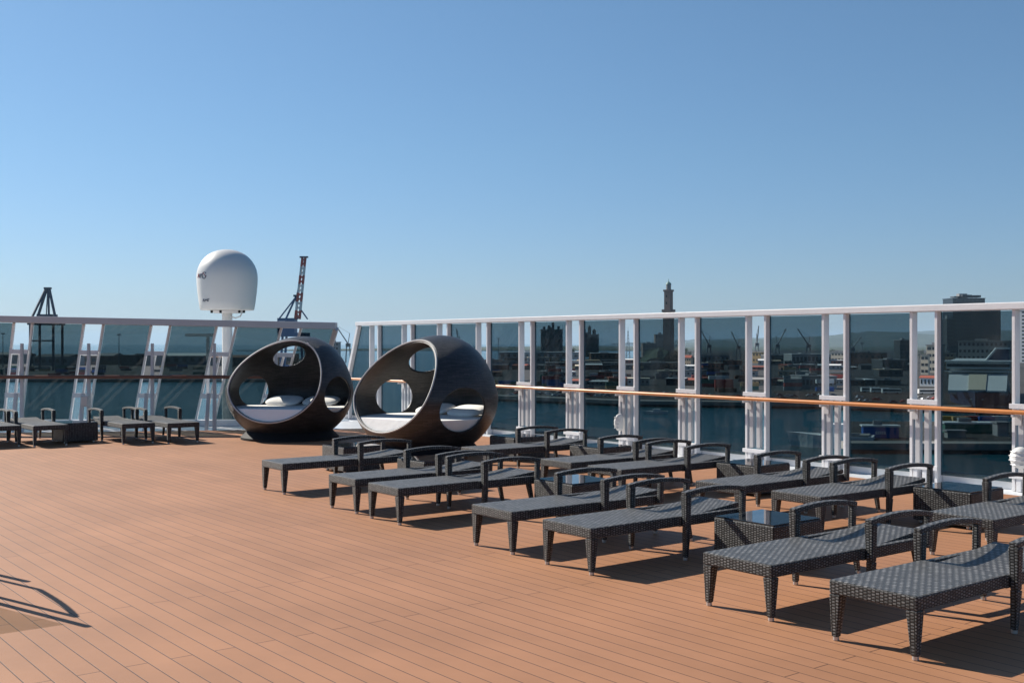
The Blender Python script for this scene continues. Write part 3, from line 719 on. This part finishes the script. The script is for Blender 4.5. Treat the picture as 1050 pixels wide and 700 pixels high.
bld('long_shed', 655, 700, 372, 379, 'dark wide shed below the lighthouse rock', 'shed', M['bdark'], 40, rm=M['bgrey'], wins=(8, 1, .5, .5))
# trees
def tree(px, pyb, h, label, base=LAND, spread=0.55):
    Y = land_Y(pyb, base); x = (px - 525) / F * Y
    o = empty('tree', (x, Y, base), 0, label, 'tree', 'dark trees along the harbour')
    MB().tube([(0, 0, 0), (0.2, 0, h * 0.35), (0, 0.2, h * 0.7)], h * 0.035, 7, r2=h * 0.012).build('trunk', M['bark'], o)
    b = MB()
    cl = [Vector((random.gauss(0, h * spread * .3), random.gauss(0, h * spread * .3), h * random.uniform(.42, .92))) for _ in range(9)]
    for _ in range(420):
        c = random.choice(cl); p = c + Vector((random.gauss(0, 1), random.gauss(0, 1), random.gauss(0, .8))) * h * 0.085
        u = Vector((random.gauss(0, 1), random.gauss(0, 1), random.gauss(0, 1))).normalized(); v = u.orthogonal().normalized(); s_ = h * random.uniform(.02, .045)
        b.quad([p - u * s_, p - v * s_ * .7, p + u * s_, p + v * s_ * .7])
    b.build('crown', M['leaf'], o)
for px, py, h, lab in [(703, 368, 22, 'tallest dark tree in the gap right of the lighthouse'), (707, 369.5, 17, 'smaller dark tree beside the tallest one right of the lighthouse'), (663, 370, 15, 'dark tree below the left fort building'), (697, 370, 16, 'dark tree hidden by the post right of the ochre house'),
                       (668, 372, 13, 'low dark tree in front of the lighthouse rock'), (943, 369, 20, 'dark tree left of the cream building'), (947, 370.5, 17, 'second dark tree against the cream building'), (855, 366, 22, 'dark tree behind the port road in the gap by the tug'), (604, 369, 18, 'dark tree before the stepped silos'), (586, 368.5, 24, 'tall dark tree in the gap between the silo buildings')]:
    tree(px, py, h, lab)

rs = random.Random(11)
dk = [M['bdark'], M['bdark'], M['brown'], M['bgrey'], M['bdark'], M['conc'], M['tan'], M['roofred']]
for yb, hmin, hmax, x0, x1 in ((372.5, 3, 7, 476, 660), (374, 3, 7, 700, 985), (379, 3.5, 7, 486, 985), (386, 4, 7.5, 496, 975), (395, 4.5, 8, 520, 960)):
    x = x0
    while x < x1:
        wd = rs.uniform(9, 24)
        if rs.random() < 0.8 and not (936 < x + wd and x < 968):
            bld('dock_shed', x, x + wd, yb - rs.uniform(hmin, hmax), yb, 'dock shed packed among many others on the dark quays behind the right windscreen', 'shed', rs.choice(dk), rs.uniform(12, 30), R(rs.uniform(-25, 6)),
                roof=rs.choice(['flat', 'gable']), rm=rs.choice(dk + [M['bwhite'], M['bwhite'], M['cream']]), wins=(max(2, int(wd / 4)), 1, .45, .35), group='dock sheds behind the right windscreen')
        x += wd + rs.uniform(0.5, 5)
# cranes
def jib_crane(px, pyb, ytop, dxp, label, m, base=LAND, lean=1):
    Y = land_Y(pyb, base); s_ = Y / F; h = (pyb - ytop) * s_; x = (px - 525) * s_
    o = empty('harbour_crane', (x, Y, base), 0, label, 'crane', 'harbour jib cranes on the right')
    hh = h * 0.42
    for sx in (-1, 1):
        for sy in (-1, 1):
            MB().bar((sx * 4, sy * 4, 0), (sx * 2.6, sy * 2.6, hh), 0.9, 0.9).build('leg', m, o)
    cb = MB(); cb.box(-3.6, 3.6, -3.4, 3.4, hh + .02, hh + 6); cab = cb.build('cab', m, o)
    MB().box(-2, 2, -3.6, -3.45, hh + 2.5, hh + 5).build('window', M['win'], cab)
    jb = MB(); a = Vector((0, -1.2, hh + 5)); t = Vector((dxp * s_, 0, h)); b_ = a + Vector((0, 2.4, 0))
    jb.bar(a, t, 1.4, 1.4); jb.bar(b_, t + Vector((0, .6, 0)), 1.4, 1.4)
    n = 8
    for i in range(n):
        p, q = a.lerp(t, i / n), b_.lerp(t, (i + 1) / n); jb.bar(p, q, 0.4, 0.4)
    jb.build('jib', m, o)
    mt = Vector((-dxp * s_ * 0.12, 0, hh + (h - hh) * 0.62)); 
    MB().bar((0, 0, hh + 6), mt, 1.0, 1.0).build('mast', m, o)
    MB().bar(mt, t, 0.35, 0.35).build('stay', m, o)
    MB().bar(t, t - Vector((0, 0, (h - hh) * .55)), 0.3, 0.3).build('hoist_rope', m, o)
jib_crane(727, 371, 337, -9, 'jib crane leaning left right after the lighthouse gap', M['cgrey'])
jib_crane(757, 371, 340, -7, 'shorter jib crane leaning left beside the orange building', M['cgrey'])
jib_crane(776, 370, 334, 2, 'steep jib crane in the clear gap over the orange building', M['cgrey'])
jib_crane(797, 371, 337, 9, 'jib crane leaning right in the pane left of the tug', M['cgrey'])
jib_crane(829, 371, 337, -11, 'tall jib crane leaning left above the long warehouse', M['chaze'])
jib_crane(874, 371, 345, 9, 'jib crane leaning right before the blue hills', M['cgrey'])
jib_crane(471, 371, 337, -3, 'lone dark jib crane in the pane right of the nearer daybed', M['chaze'])
jib_crane(357, 372, 333, -13, 'jib crane leaning left in the corner gap between windscreens', M['cgrey'])
# ship-to-shore gantry crane
Y = 1290.0; s_ = Y / F; gx = (45 - 525) * s_
o = empty('gantry_crane', (gx, Y, LAND), 0, 'dark container gantry crane with a triangular top at the far left', 'crane')
zl = lambda py: H - (py - HZ) * s_ - LAND
for sx in (-16, 11):
    for sy in (0, 26): MB().bar((sx, sy, 0), (sx, sy, zl(331)), 2.2, 2.2).build('leg', M['chaze'], o)
MB().box(-18, 13, -4, 30, zl(333), zl(330)).build('girder', M['chaze'], o)
MB().box(-16, 12, -1, 1, zl(350), zl(348.5)).build('sill_beam', M['chaze'], o)
for xx in (-16.5, -9, 6, 14.5):
    MB().bar((xx, 0, zl(330)), (xx * 0.12 - 1, 13, zl(295)), 2.3, 2.3).build('a_frame_strut', M['chaze'], o)
MB().bar((-3, 13, zl(330)), (-1, 13, zl(295)), 1.0, 1.0).build('a_frame_strut', M['chaze'], o)
MB().box(-5, 3, 11, 15, zl(296), zl(294)).build('top_beam', M['chaze'], o)
MB().box(-10, 8, 3, 20, zl(327.5), zl(322)).build('machinery_house', M['chaze'], o)
for i in range(10):
    MB().bar((-16.8, -1.4, zl(376) + i * 5), (-13.6, -1.4, zl(376) + i * 5 + 4), 0.3, 0.3).build('stair_flight', M['chaze'], o)
# red-white boom crane
Y = 1150.0; s_ = Y / F; gx = (300 - 525) * s_; zl = lambda py: H - (py - HZ) * s_ - LAND
o = empty('boom_crane', (gx, Y, LAND), 0, 'blue harbour crane with a red and white striped boom rising steeply', 'crane')
for sx in (-13, 11):
    for sy in (0, 20): MB().bar((sx, sy, 0), (sx * .8, sy, zl(345)), 2.2, 2.2).build('leg', M['cblue'], o)
MB().box(-15, 14, -3, 23, zl(345) + .05, zl(341)).build('portal', M['cblue'], o)
cab = MB().box(-16, 2, 0, 16, zl(341) + .05, zl(326)).build('machinery_house', M['cblue'], o)
MB().box(-14, -8, -0.3, -0.05, zl(335), zl(329)).build('window', M['bwhite'], cab)
base_, tip = Vector((4 * s_, 5, zl(327))), Vector((10.7 * s_, 5, zl(264)))
cols = [M['red'], M['bwhite']]
n = 7
for i in range(n):
    p, q = base_.lerp(tip, i / n), base_.lerp(tip, (i + 1) / n); b = MB(); wd = 4.4 - 0.2 * i
    dv = (q - p).normalized(); sx_ = Vector((1, 0, 0))
    for ox in (-1, 1):
        for oy in (-1, 1):
            of = Vector((ox * wd / 2, oy * wd / 2, 0)); b.bar(p + of, q + of - dv * .02, 1.7, 1.7)
    for k in range(2):
        a_ = p.lerp(q, k / 2); c_ = p.lerp(q, (k + 1) / 2)
        b.bar(a_ + Vector((-wd / 2, -wd / 2, 0)), c_ + Vector((wd / 2, -wd / 2, 0)), 0.8, 0.8); b.bar(a_ + Vector((wd / 2, wd / 2, 0)), c_ + Vector((-wd / 2, wd / 2, 0)), 0.8, 0.8)
    b.build('boom_section', cols[i % 2] if i != 4 else M['red'], o)
hd = MB().box(tip.x - 4.2, tip.x + 4.2, 3, 7, tip.z + .02, tip.z + 1.6).build('boom_head', M['chaze'], o)
ap = Vector((2.5 * s_, 5, zl(304)))
for q in ((-14 * s_, 0, zl(327)), (-9 * s_, 10, zl(327)), (3 * s_, 10, zl(327))):
    MB().bar(q, ap, 1.5, 1.5).build('a_frame_strut', M['cblue'], o)
MB().box(ap.x - 2.4, ap.x + 2.4, 3, 7, ap.z, ap.z + 2).build('a_frame_head', M['chaze'], o)
MB().bar((5.5 * s_, 8, zl(315)), (14 * s_, 8, zl(327)), 1.3, 1.3).build('a_frame_strut', M['cblue'], o)
MB().bar(ap, base_.lerp(tip, .95), 0.35, 0.35).build('stay', M['chaze'], o)
# lamp masts and lattice mast
def lamp_mast(px, pyb, ytop, label):
    Y = land_Y(pyb); h = (pyb - ytop) / F * Y
    o = empty('lamp_mast', ((px - 525) / F * Y, Y, LAND), 0, label, 'lamp mast', 'tall lamp masts in the port')
    MB().tube([(0, 0, 0), (0, 0, h)], 0.7, 8, r2=0.4).build('pole', M['cgrey'], o)
    MB().box(-2.6, 2.6, -.6, .6, h - 0.6, h + .8).build('lamp_head', M['cgrey'], o)
for a in [(3, 376, 342, 'tall lamp mast at the extreme left beside the gantry crane'), (122, 376, 343, 'tall lamp mast behind the second raked pane'), (511, 372, 347, 'tall lamp mast left of the silo buildings'), (884, 376, 352, 'tall lamp mast before the reddish warehouse'), (767, 372, 345, 'tall lamp mast in the clear gap left of the tug')]:
    lamp_mast(*a)
Y = land_Y(368); h = 29 / F * Y
o = empty('lattice_mast', ((644 - 525) / F * Y, Y, LAND), 0, 'slender lattice radio mast seen in a clear gap left of the lighthouse', 'radio mast')
b = MB()
for sx in (-1, 1):
    for sy in (-1, 1): b.bar((sx * 4, sy * 4, 0), (sx * .6, sy * .6, h), .6, .6)
for i in range(9):
    k = i / 9; k2 = (i + 1) / 9; w0 = 4 - 3.4 * k; w1 = 4 - 3.4 * k2
    b.bar((-w0, -w0, h * k), (w1, -w1, h * k2), .4, .4); b.bar((w0, -w0, h * k), (-w1, -w1, h * k2), .4, .4)
b.build('lattice', M['cgrey'], o); MB().bar((0, 0, h), (0, 0, h + 8), .4, .4).build('aerial', M['cgrey'], o)

# right part of the town
bld('warehouse', 764, 782, 361, 372, 'orange plastered building in the clear gap with jib crane', 'building', M['ochre'], 30, rm=M['cream'], wins=(5, 2, .4, .4), turn=True)
bld('warehouse', 812, 852, 363, 374, 'long pale warehouse below the tall jib crane', 'warehouse', M['bgrey'], 50, rm=M['bwhite'], wins=(10, 1, .6, .4))
bld('warehouse', 868, 904, 362, 378, 'reddish brown warehouse behind the lamp mast', 'warehouse', M['brown'], 50, rm=M['bdark'], wins=(6, 2, .5, .3), turn=True)
bld('warehouse', 905, 931, 369, 380, 'dark flat warehouse right of the reddish one', 'warehouse', M['bdark'], 40, rm=M['bgrey'], wins=(5, 1, .5, .4))
bld('warehouse', 716, 748, 362, 372, 'grey sawtooth-side warehouse right of the lighthouse gap', 'warehouse', M['bgrey'], 40, roof='gable', rm=M['bdark'], wins=(7, 1, .5, .4))
bld('warehouse', 786, 812, 364, 373, 'dark low warehouse between two jib cranes', 'warehouse', M['bdark'], 40, rm=M['bgrey'], wins=(6, 1, .5, .4))
bld('warehouse', 845, 866, 361, 371, 'cream flat warehouse in the gap above the tug', 'warehouse', M['cream'], 40, rm=M['bgrey'], wins=(6, 2, .6, .3), turn=True)
bld('warehouse', 822, 858, 386, 399, 'pale dock warehouse close to the water behind the handrail', 'warehouse', M['bgrey'], 30, rm=M['bgrey'], wins=(9, 1, .6, .4))
bld('dark_tower', 923, 935, 349, 372, 'dark slab building standing left of the cream terraces', 'building', M['bdark'], 30, wins=(4, 6, .5, .4))
bld('apartment_block', 944, 952, 364, 384, 'lower cream apartment block with balconies in the right gap', 'building', M['cream'], 20, wins=(2, 3, .7, .4), turn=True)
bld('apartment_block', 950, 966, 354, 382, 'higher cream apartment block stepping up in the right gap', 'building', M['cream'], 25, wins=(3, 4, .75, .4), turn=True)
bld('apartment_block', 966, 978, 362, 382, 'tan plastered block just left of the grey office', 'building', M['tan'], 25, wins=(3, 4, .6, .4), turn=True)
bld('row_house', 943, 962, 385, 396, 'red roofed low house row under the cream blocks', 'house', M['bwhite'], 15, roof='gable', rm=M['roofred'], wins=(5, 1, .4, .5), turn=True)
bld('office_building', 983, 1032, 350, 377, 'wide grey office building with window grid behind the cruise ship', 'building', M['conc'], 30, wins=(11, 4, .5, .42), rm=M['conc'], turn=True)
tw1 = bld('glass_tower', 977, 1010, 306, 366, 'dark glass tower rising above the windscreen beam at the right', 'tower', M['towerglass'], 60, rm=M['towerglass'], wins=(8, 14, .7, .45))
Yt = land_Y(366); 
MB().box(16.5 / F * Yt + .3, 33 / F * Yt, 2, 55, 0, 50 / F * Yt).build('wing', M['towerglass'], tw1)
for x0, x1, h in ((-20, -9, 2.5), (-8, 6, 6), (7, 19, 5)):
    MB().box(x0 * 1.6, x1 * 1.6, 5, 30, 60 / F * Yt + 3, 60 / F * Yt + 3 + h).build('roof_gear', M['bdark'], tw1)
bld('glass_tower', 971, 978, 327, 366, 'slimmer dark tower close against the left of the big glass tower', 'tower', M['bdark'], 40, wins=(2, 10, .6, .45))
bld('louvred_block', 1047, 1085, 318, 372, 'white louvred block at the right edge behind the last post', 'building', M['bwhite'], 40, wins=(1, 14, .9, .4), rm=M['bwhite'], turn=True)

# ---- vessels
def hull_mesh(L, B, Hd, flare=0.55, n=14):
    b = MB(); secs = []
    for i in range(n + 1):
        k = i / n; fw = math.sin(min(1, k * 2.2) * math.pi / 2); wl = max(0.02, min(1, (k - .05) * 2.4)); wl = math.sin(max(0, wl) * math.pi / 2)
        y = k * L; sheer = Hd * (1 + 0.18 * max(0, 1 - k * 2.5))
        hb = B / 2 * max(0.03, fw); hw = B / 2 * max(0.02, wl * (1 - 0.0))
        yo = -L * 0.05 * max(0, 1 - k * 6)
        secs.append([(-hb, y + yo, sheer), (-(hb * flare + hw * (1 - flare)), y + yo * .5, sheer * .55), (-hw, y, 0), (hw, y, 0), ((hb * flare + hw * (1 - flare)), y + yo * .5, sheer * .55), (hb, y + yo, sheer)])
    for s in secs: b.v += [Vector(p) for p in s]
    for i in range(n):
        for j in range(5): b.f.append((i * 6 + j, i * 6 + j + 1, i * 6 + 7 + j, i * 6 + 6 + j))
        b.f.append((i * 6 + 5, i * 6, i * 6 + 6, i * 6 + 11))
    b.f.append(tuple(range(6))); b.f.append(tuple(reversed(range(n * 6, n * 6 + 6))))
    return b
Yc = 548.0; s_ = Yc / F
o = empty('cruise_ship', ((996 - 525) * s_, Yc - 6, SEA), R(-24), 'white and navy cruise ship moored bow first behind the pier', 'ship')
zl = lambda py: H - (py - HZ) * s_ - SEA
hull_mesh(190, 31, zl(404), 0.5).build('hull', M['navy'], o)
def slab(y0, z0, y1, z1, w0, w1, th, m, nm, x_off=0.0):
    b = MB(); b.hexa([(x_off - w0 / 2, y0, z0), (x_off + w0 / 2, y0, z0), (x_off + w1 / 2, y1 + th, z1 - .01), (x_off - w1 / 2, y1 + th, z1 - .01),
                      (x_off - w0 / 2, y0 - .0, z0 + .6), (x_off + w0 / 2, y0, z0 + .6), (x_off + w1 / 2, y1, z1), (x_off - w1 / 2, y1, z1)])
    return b.build(nm, m, o)
slab(12, zl(404) + 1, 42, zl(383), 27, 28.5, 3, M['bwhite'], 'sloping_front')
slab(11.8, zl(404) + 1.4, 41.8, zl(383) + .4, 8, 9, 3, M['cream'], 'centre_panel')
MB().box(-14.6, 14.6, 42.5, 150, 8, zl(383)).build('superstructure', M['bwhite'], o)
br = MB().box(-15.5, 15.5, 40, 60, zl(379.5), zl(372)).build('bridge', M['bwhite'], o)
MB().box(-15.2, 15.2, 39.7, 39.98, zl(377.5), zl(374.2)).build('window', M['win'], br)
MB().box(-16.6, 16.6, 38.5, 62, zl(372) + .02, zl(370.8)).build('bridge_roof', M['bwhite'], o)
MB().box(-16.6, 16.6, 38, 41, zl(383) + .05, zl(381.8)).build('bridge_deck', M['bwhite'], o)
MB().box(-14.5, 14.5, 62.5, 150, zl(383) + .02, zl(371)).build('upper_decks', M['bwhite'], o)
fn = MB(); fn.hexa([(4, 66, zl(371)), (15, 66, zl(371)), (15, 84, zl(371)), (4, 84, zl(371)), (9, 70, zl(358)), (15, 70, zl(358)), (15, 84, zl(358)), (9, 84, zl(358))]); fo = fn.build('funnel', M['navy'], o)
MB().bar((3.4, 65.8, zl(371)), (8.6, 69.8, zl(357.5)), 0.9, 0.9).build('funnel_fin', M['bwhite'], fo); MB().bar((8.6, 69.8, zl(357.5)), (15.5, 69.8, zl(357.5)), .9, .9).build('funnel_fin', M['bwhite'], fo)
for x in (-2.2, 2.4):
    MB().lathe([(1.0, 0), (1.0, .3)], 12, (x, 4.0 + abs(x), zl(404) * .72)).build('anchor_pocket', M['steel'], o)
# tug at the pier end
def boat(px, pyw, L, B, Hd, rz, label, hm, cm, group=None, cat='boat', name='boat'):
    Y = (H - SEA) * F / (pyw - HZ)
    o = empty(name, ((px - 525) / F * Y, Y, SEA), rz, label, cat, group)
    hull_mesh(L, B, Hd).build('hull', hm, o)
    cb = MB().box(-B * .32, B * .32, L * .38, L * .68, Hd * .95, Hd * 1.9).build('cabin', cm, o)
    MB().box(-B * .30, B * .30, L * .38 - .06, L * .38 - .01, Hd * 1.35, Hd * 1.75).build('window', M['win'], cb)
    MB().tube([(0, L * .55, Hd * 1.9), (0, L * .55, Hd * 3)], 0.09, 6).build('mast', M['cgrey'], o)
    MB().box(-B * .46, B * .46, L * .72, L * .95, Hd * .97, Hd * 1.12).build('aft_deck', M['conc'], o)
boat(811, 457, 27, 9, 4.2, R(-112), 'grey work boat with raised bow in front of the pier end', M['bwhite'], M['bwhite'], name='work_boat')
boat(660, 424, 12, 3.6, 1.3, R(-95), 'small pale boat crossing the water in the pane below the lighthouse', M['bwhite'], M['bwhite'])
boat(676, 389, 0 + 14, 4, 1.6, R(-80), 'white launch on the far dock below the lighthouse rock', M['bwhite'], M['bwhite']) if False else None
for i, (px, py) in enumerate([(716, 417), (722, 416.6), (729, 417.2), (735, 416.8), (742, 417), (749, 417.4), (755, 417)]):
    boat(px, py, 9, 3, 1.1, R(random.uniform(-12, 12)), 'small white boat moored stern-to in the row along the quay below the cranes', M['bwhite'], M['bwhite'], 'small moored boats', name='moored_boat')

# ---- things on quays: coaches, cars
def coach(px, py, rz, label, m, group=None, base=LAND, L=12.0):
    Y = land_Y(py, base); o = empty('coach', ((px - 525) / F * Y, Y, base), rz, label, 'coach', group)
    MB().box(-L / 2, L / 2, -1.25, 1.25, 0.45, 3.3).build('body', m, o, bevel=0.15)
    MB().box(-L / 2 + .5, L / 2 - .5, -1.29, -1.255, 1.7, 2.7).build('window', M['win'], o)
    for x in (-L / 2 + 2.2, L / 2 - 2.6):
        for y in (-1.15, 1.15):
            b = MB().lathe([(0.5, -.15), (0.5, .15)], 12); mm = Matrix.Rotation(R(90), 4, 'X'); b.v = [mm @ v + Vector((x, y, .5)) for v in b.v]; b.build('wheel', M['black'], o)
coach(892, 402, R(3), 'white coach at the left of the three parked by the water', M['bwhite'], 'coaches on the quay')
coach(902, 402.6, R(2), 'white coach in the middle of the three parked by the water', M['bwhite'], 'coaches on the quay')
coach(914, 403.5, R(-2), 'white coach at the right of the three parked by the water', M['bwhite'], 'coaches on the quay')
coach(951, 404, R(4), 'white coach seen in the clear gap under the red roofs', M['bwhite'], 'coaches on the quay')
coach(793, 392, R(0), 'white coach leftmost of the pair beside the pale dock warehouse', M['bwhite'], 'coaches on the quay')
coach(806, 392.4, R(3), 'white coach next to the pale dock warehouse', M['bwhite'], 'coaches on the quay')
def car(px, py, rz, label, m, group, base=LAND):
    Y = land_Y(py, base); o = empty('parked_car', ((px - 525) / F * Y, Y, base), rz, label, 'car', group)
    b = MB(); b.box(-2.2, 2.2, -.88, .88, .3, .85); b.hexa([(-1.5, -.8, .851), (1.3, -.8, .851), (1.3, .8, .851), (-1.5, .8, .851), (-1.0, -.68, 1.42), (.6, -.68, 1.42), (.6, .68, 1.42), (-1.0, .68, 1.42)])
    b.build('body', m, o)
    MB().box(-1.0, .7, -.80, -.74, .92, 1.3).build('window', M['win'], o)
    for x in (-1.4, 1.4):
        b = MB().lathe([(0.32, -.86), (0.32, .86)], 10); mm = Matrix.Rotation(R(90), 4, 'X'); b.v = [mm @ v + Vector((x, 0, .32)) for v in b.v]; b.build('wheel', M['black'], o)
cm = [M['bwhite'], M['bwhite'], M['bgrey'], M['navy'], M['red'], M['steel']]
for i in range(34): car(random.uniform(520, 690), random.uniform(402, 408), R(random.uniform(-20, 20)), 'parked car on the pale quay below the lighthouse', random.choice(cm), 'cars on the middle quay')
for i in range(26): car(random.uniform(720, 855), random.uniform(405, 410), R(random.uniform(-20, 20)), 'parked car on the quay behind the moored boats', random.choice(cm), 'cars on the right quay')
for i in range(14): car(random.uniform(868, 960), random.uniform(406, 414), R(random.uniform(-20, 20)), 'parked car on the quay in front of the coaches', random.choice(cm), 'cars by the coaches')
# pier furniture
def pier_shed(px0, px1, ytop, ybase, label, wm_, rm_, depth, yaw, letters=False):
    o = bld('pier_shed', px0, px1, ytop, ybase, label, 'shed', wm_, depth, yaw, rm=rm_)
    return o
ps = pier_shed(886, 921, 437.5, 449, 'blue long cabin with white roof on the pier beside the grey work boat', M['contblue'], M['bwhite'], 5, R(-10))
for x in (-1.6, -0.9, -0.2, 0.5, 1.2): MB().box(x - .22, x + .22, -.1, -.02, 1.3, 2.3).build('emblem_stroke', M['bwhite'], ps)
pier_shed(970, 1021, 434.5, 444, 'green long shed with white roof at the right of the pier', M['green'], M['bwhite'], 7, R(-5))
pier_shed(1023, 1034, 434, 447, 'small grey hut right of the green pier shed', M['bgrey'], M['bgrey'], 5, R(-5))
for px, py, m, lab in [(969, 433, M['yellow'], 'yellow container in the row behind the green pier shed'), (984, 433.5, M['ochre'], 'orange container in the row behind the green pier shed'), (997, 433, M['red'], 'red container in the row behind the green pier shed'), (1011, 433.4, M['contblue'], 'blue container in the row behind the green pier shed'), (1026, 433, M['bwhite'], 'white container in the row behind the green pier shed')]:
    container(px, py, 0, lab, 'containers on the pier', m, R(-3), L=6.0)
bld('pier_store', 972, 990, 442.5, 449, 'low pale stack of concrete blocks before the green pier shed', 'blocks', M['conc'], 4, R(-6))

# ================================================================== light, air, camera
hz = MB().box(-70000, 70000, -4000, 70000, SEA - 3.5, 560).build('haze', bpy.data.materials.new('sea haze'))
tag(hz, kind='stuff'); hm = hz.data.materials[0]; hm.use_nodes = True; hn = hm.node_tree; hn.nodes.clear()
ho = hn.nodes.new('ShaderNodeOutputMaterial'); hv = hn.nodes.new('ShaderNodeVolumePrincipled')
hv.inputs['Color'].default_value = (0.58, 0.80, 1.0, 1); hv.inputs['Density'].default_value = 2.8e-5; hv.inputs['Anisotropy'].default_value = 0.2
hn.links.new(hv.outputs['Volume'], ho.inputs['Volume'])
w = bpy.data.worlds.new('World'); S.world = w; w.use_nodes = True
nt = w.node_tree; bg = nt.nodes['Background']
sky = nt.nodes.new('ShaderNodeTexSky'); sky.sky_type = 'NISHITA'; sky.sun_disc = False
sky.sun_elevation = SUN_EL; sky.sun_rotation = math.atan2(sdir.x, sdir.y)
sky.air_density = 1.0; sky.dust_density = 0.3; sky.ozone_density = 2.0; sky.altitude = 0
tn = nt.nodes.new('ShaderNodeMix'); tn.data_type = 'RGBA'; tn.blend_type = 'MULTIPLY'; tn.inputs[0].default_value = 1.0
tcw = nt.nodes.new('ShaderNodeTexCoord'); sep = nt.nodes.new('ShaderNodeSeparateXYZ'); nt.links.new(tcw.outputs['Generated'], sep.inputs['Vector'])
rmp = nt.nodes.new('ShaderNodeValToRGB'); nt.links.new(sep.outputs['Z'], rmp.inputs['Fac']); el = rmp.color_ramp.elements
mx_ = 1.4                                   # the ramp holds the white balance of the sky by elevation, divided by mx_
el[0].position = 0.03; el[0].color = (0.71 / mx_, 0.90 / mx_, 1.28 / mx_, 1)
el[1].position = 0.30; el[1].color = (0.88 / mx_, 1.14 / mx_, 1.30 / mx_, 1)
e2 = el.new(0.17); e2.color = (0.80 / mx_, 1.05 / mx_, 1.27 / mx_, 1)
nt.links.new(rmp.outputs['Color'], tn.inputs[7])
nt.links.new(sky.outputs['Color'], tn.inputs[6]); nt.links.new(tn.outputs[2], bg.inputs['Color']); bg.inputs['Strength'].default_value = 0.055 * 1.4
ld = bpy.data.lights.new('sun', 'SUN'); ld.energy = 4.9; ld.angle = R(0.53); ld.color = (1.0, 0.94, 0.84)
so = bpy.data.objects.new('sun', ld); C.objects.link(so); so.rotation_euler = sdir.to_track_quat('Z', 'Y').to_euler()
so.location = (0, 0, 40)
cd = bpy.data.cameras.new('camera'); cam = bpy.data.objects.new('camera', cd); C.objects.link(cam)
cam.location = (0, 0, H); cam.rotation_euler = (R(90), 0, 0); cd.sensor_width = 36; cd.lens = F / 1050 * 36; cd.shift_y = (HZ - 350) / 1050
cd.clip_start = 0.1; cd.clip_end = 150000
S.camera = cam
S.view_settings.view_transform = 'Standard'; S.view_settings.look = 'None'; S.view_settings.exposure = 0.5; S.view_settings.gamma = 1.0
S.cycles.transparent_max_bounces = 24; S.cycles.max_bounces = 6; S.cycles.use_denoising = True
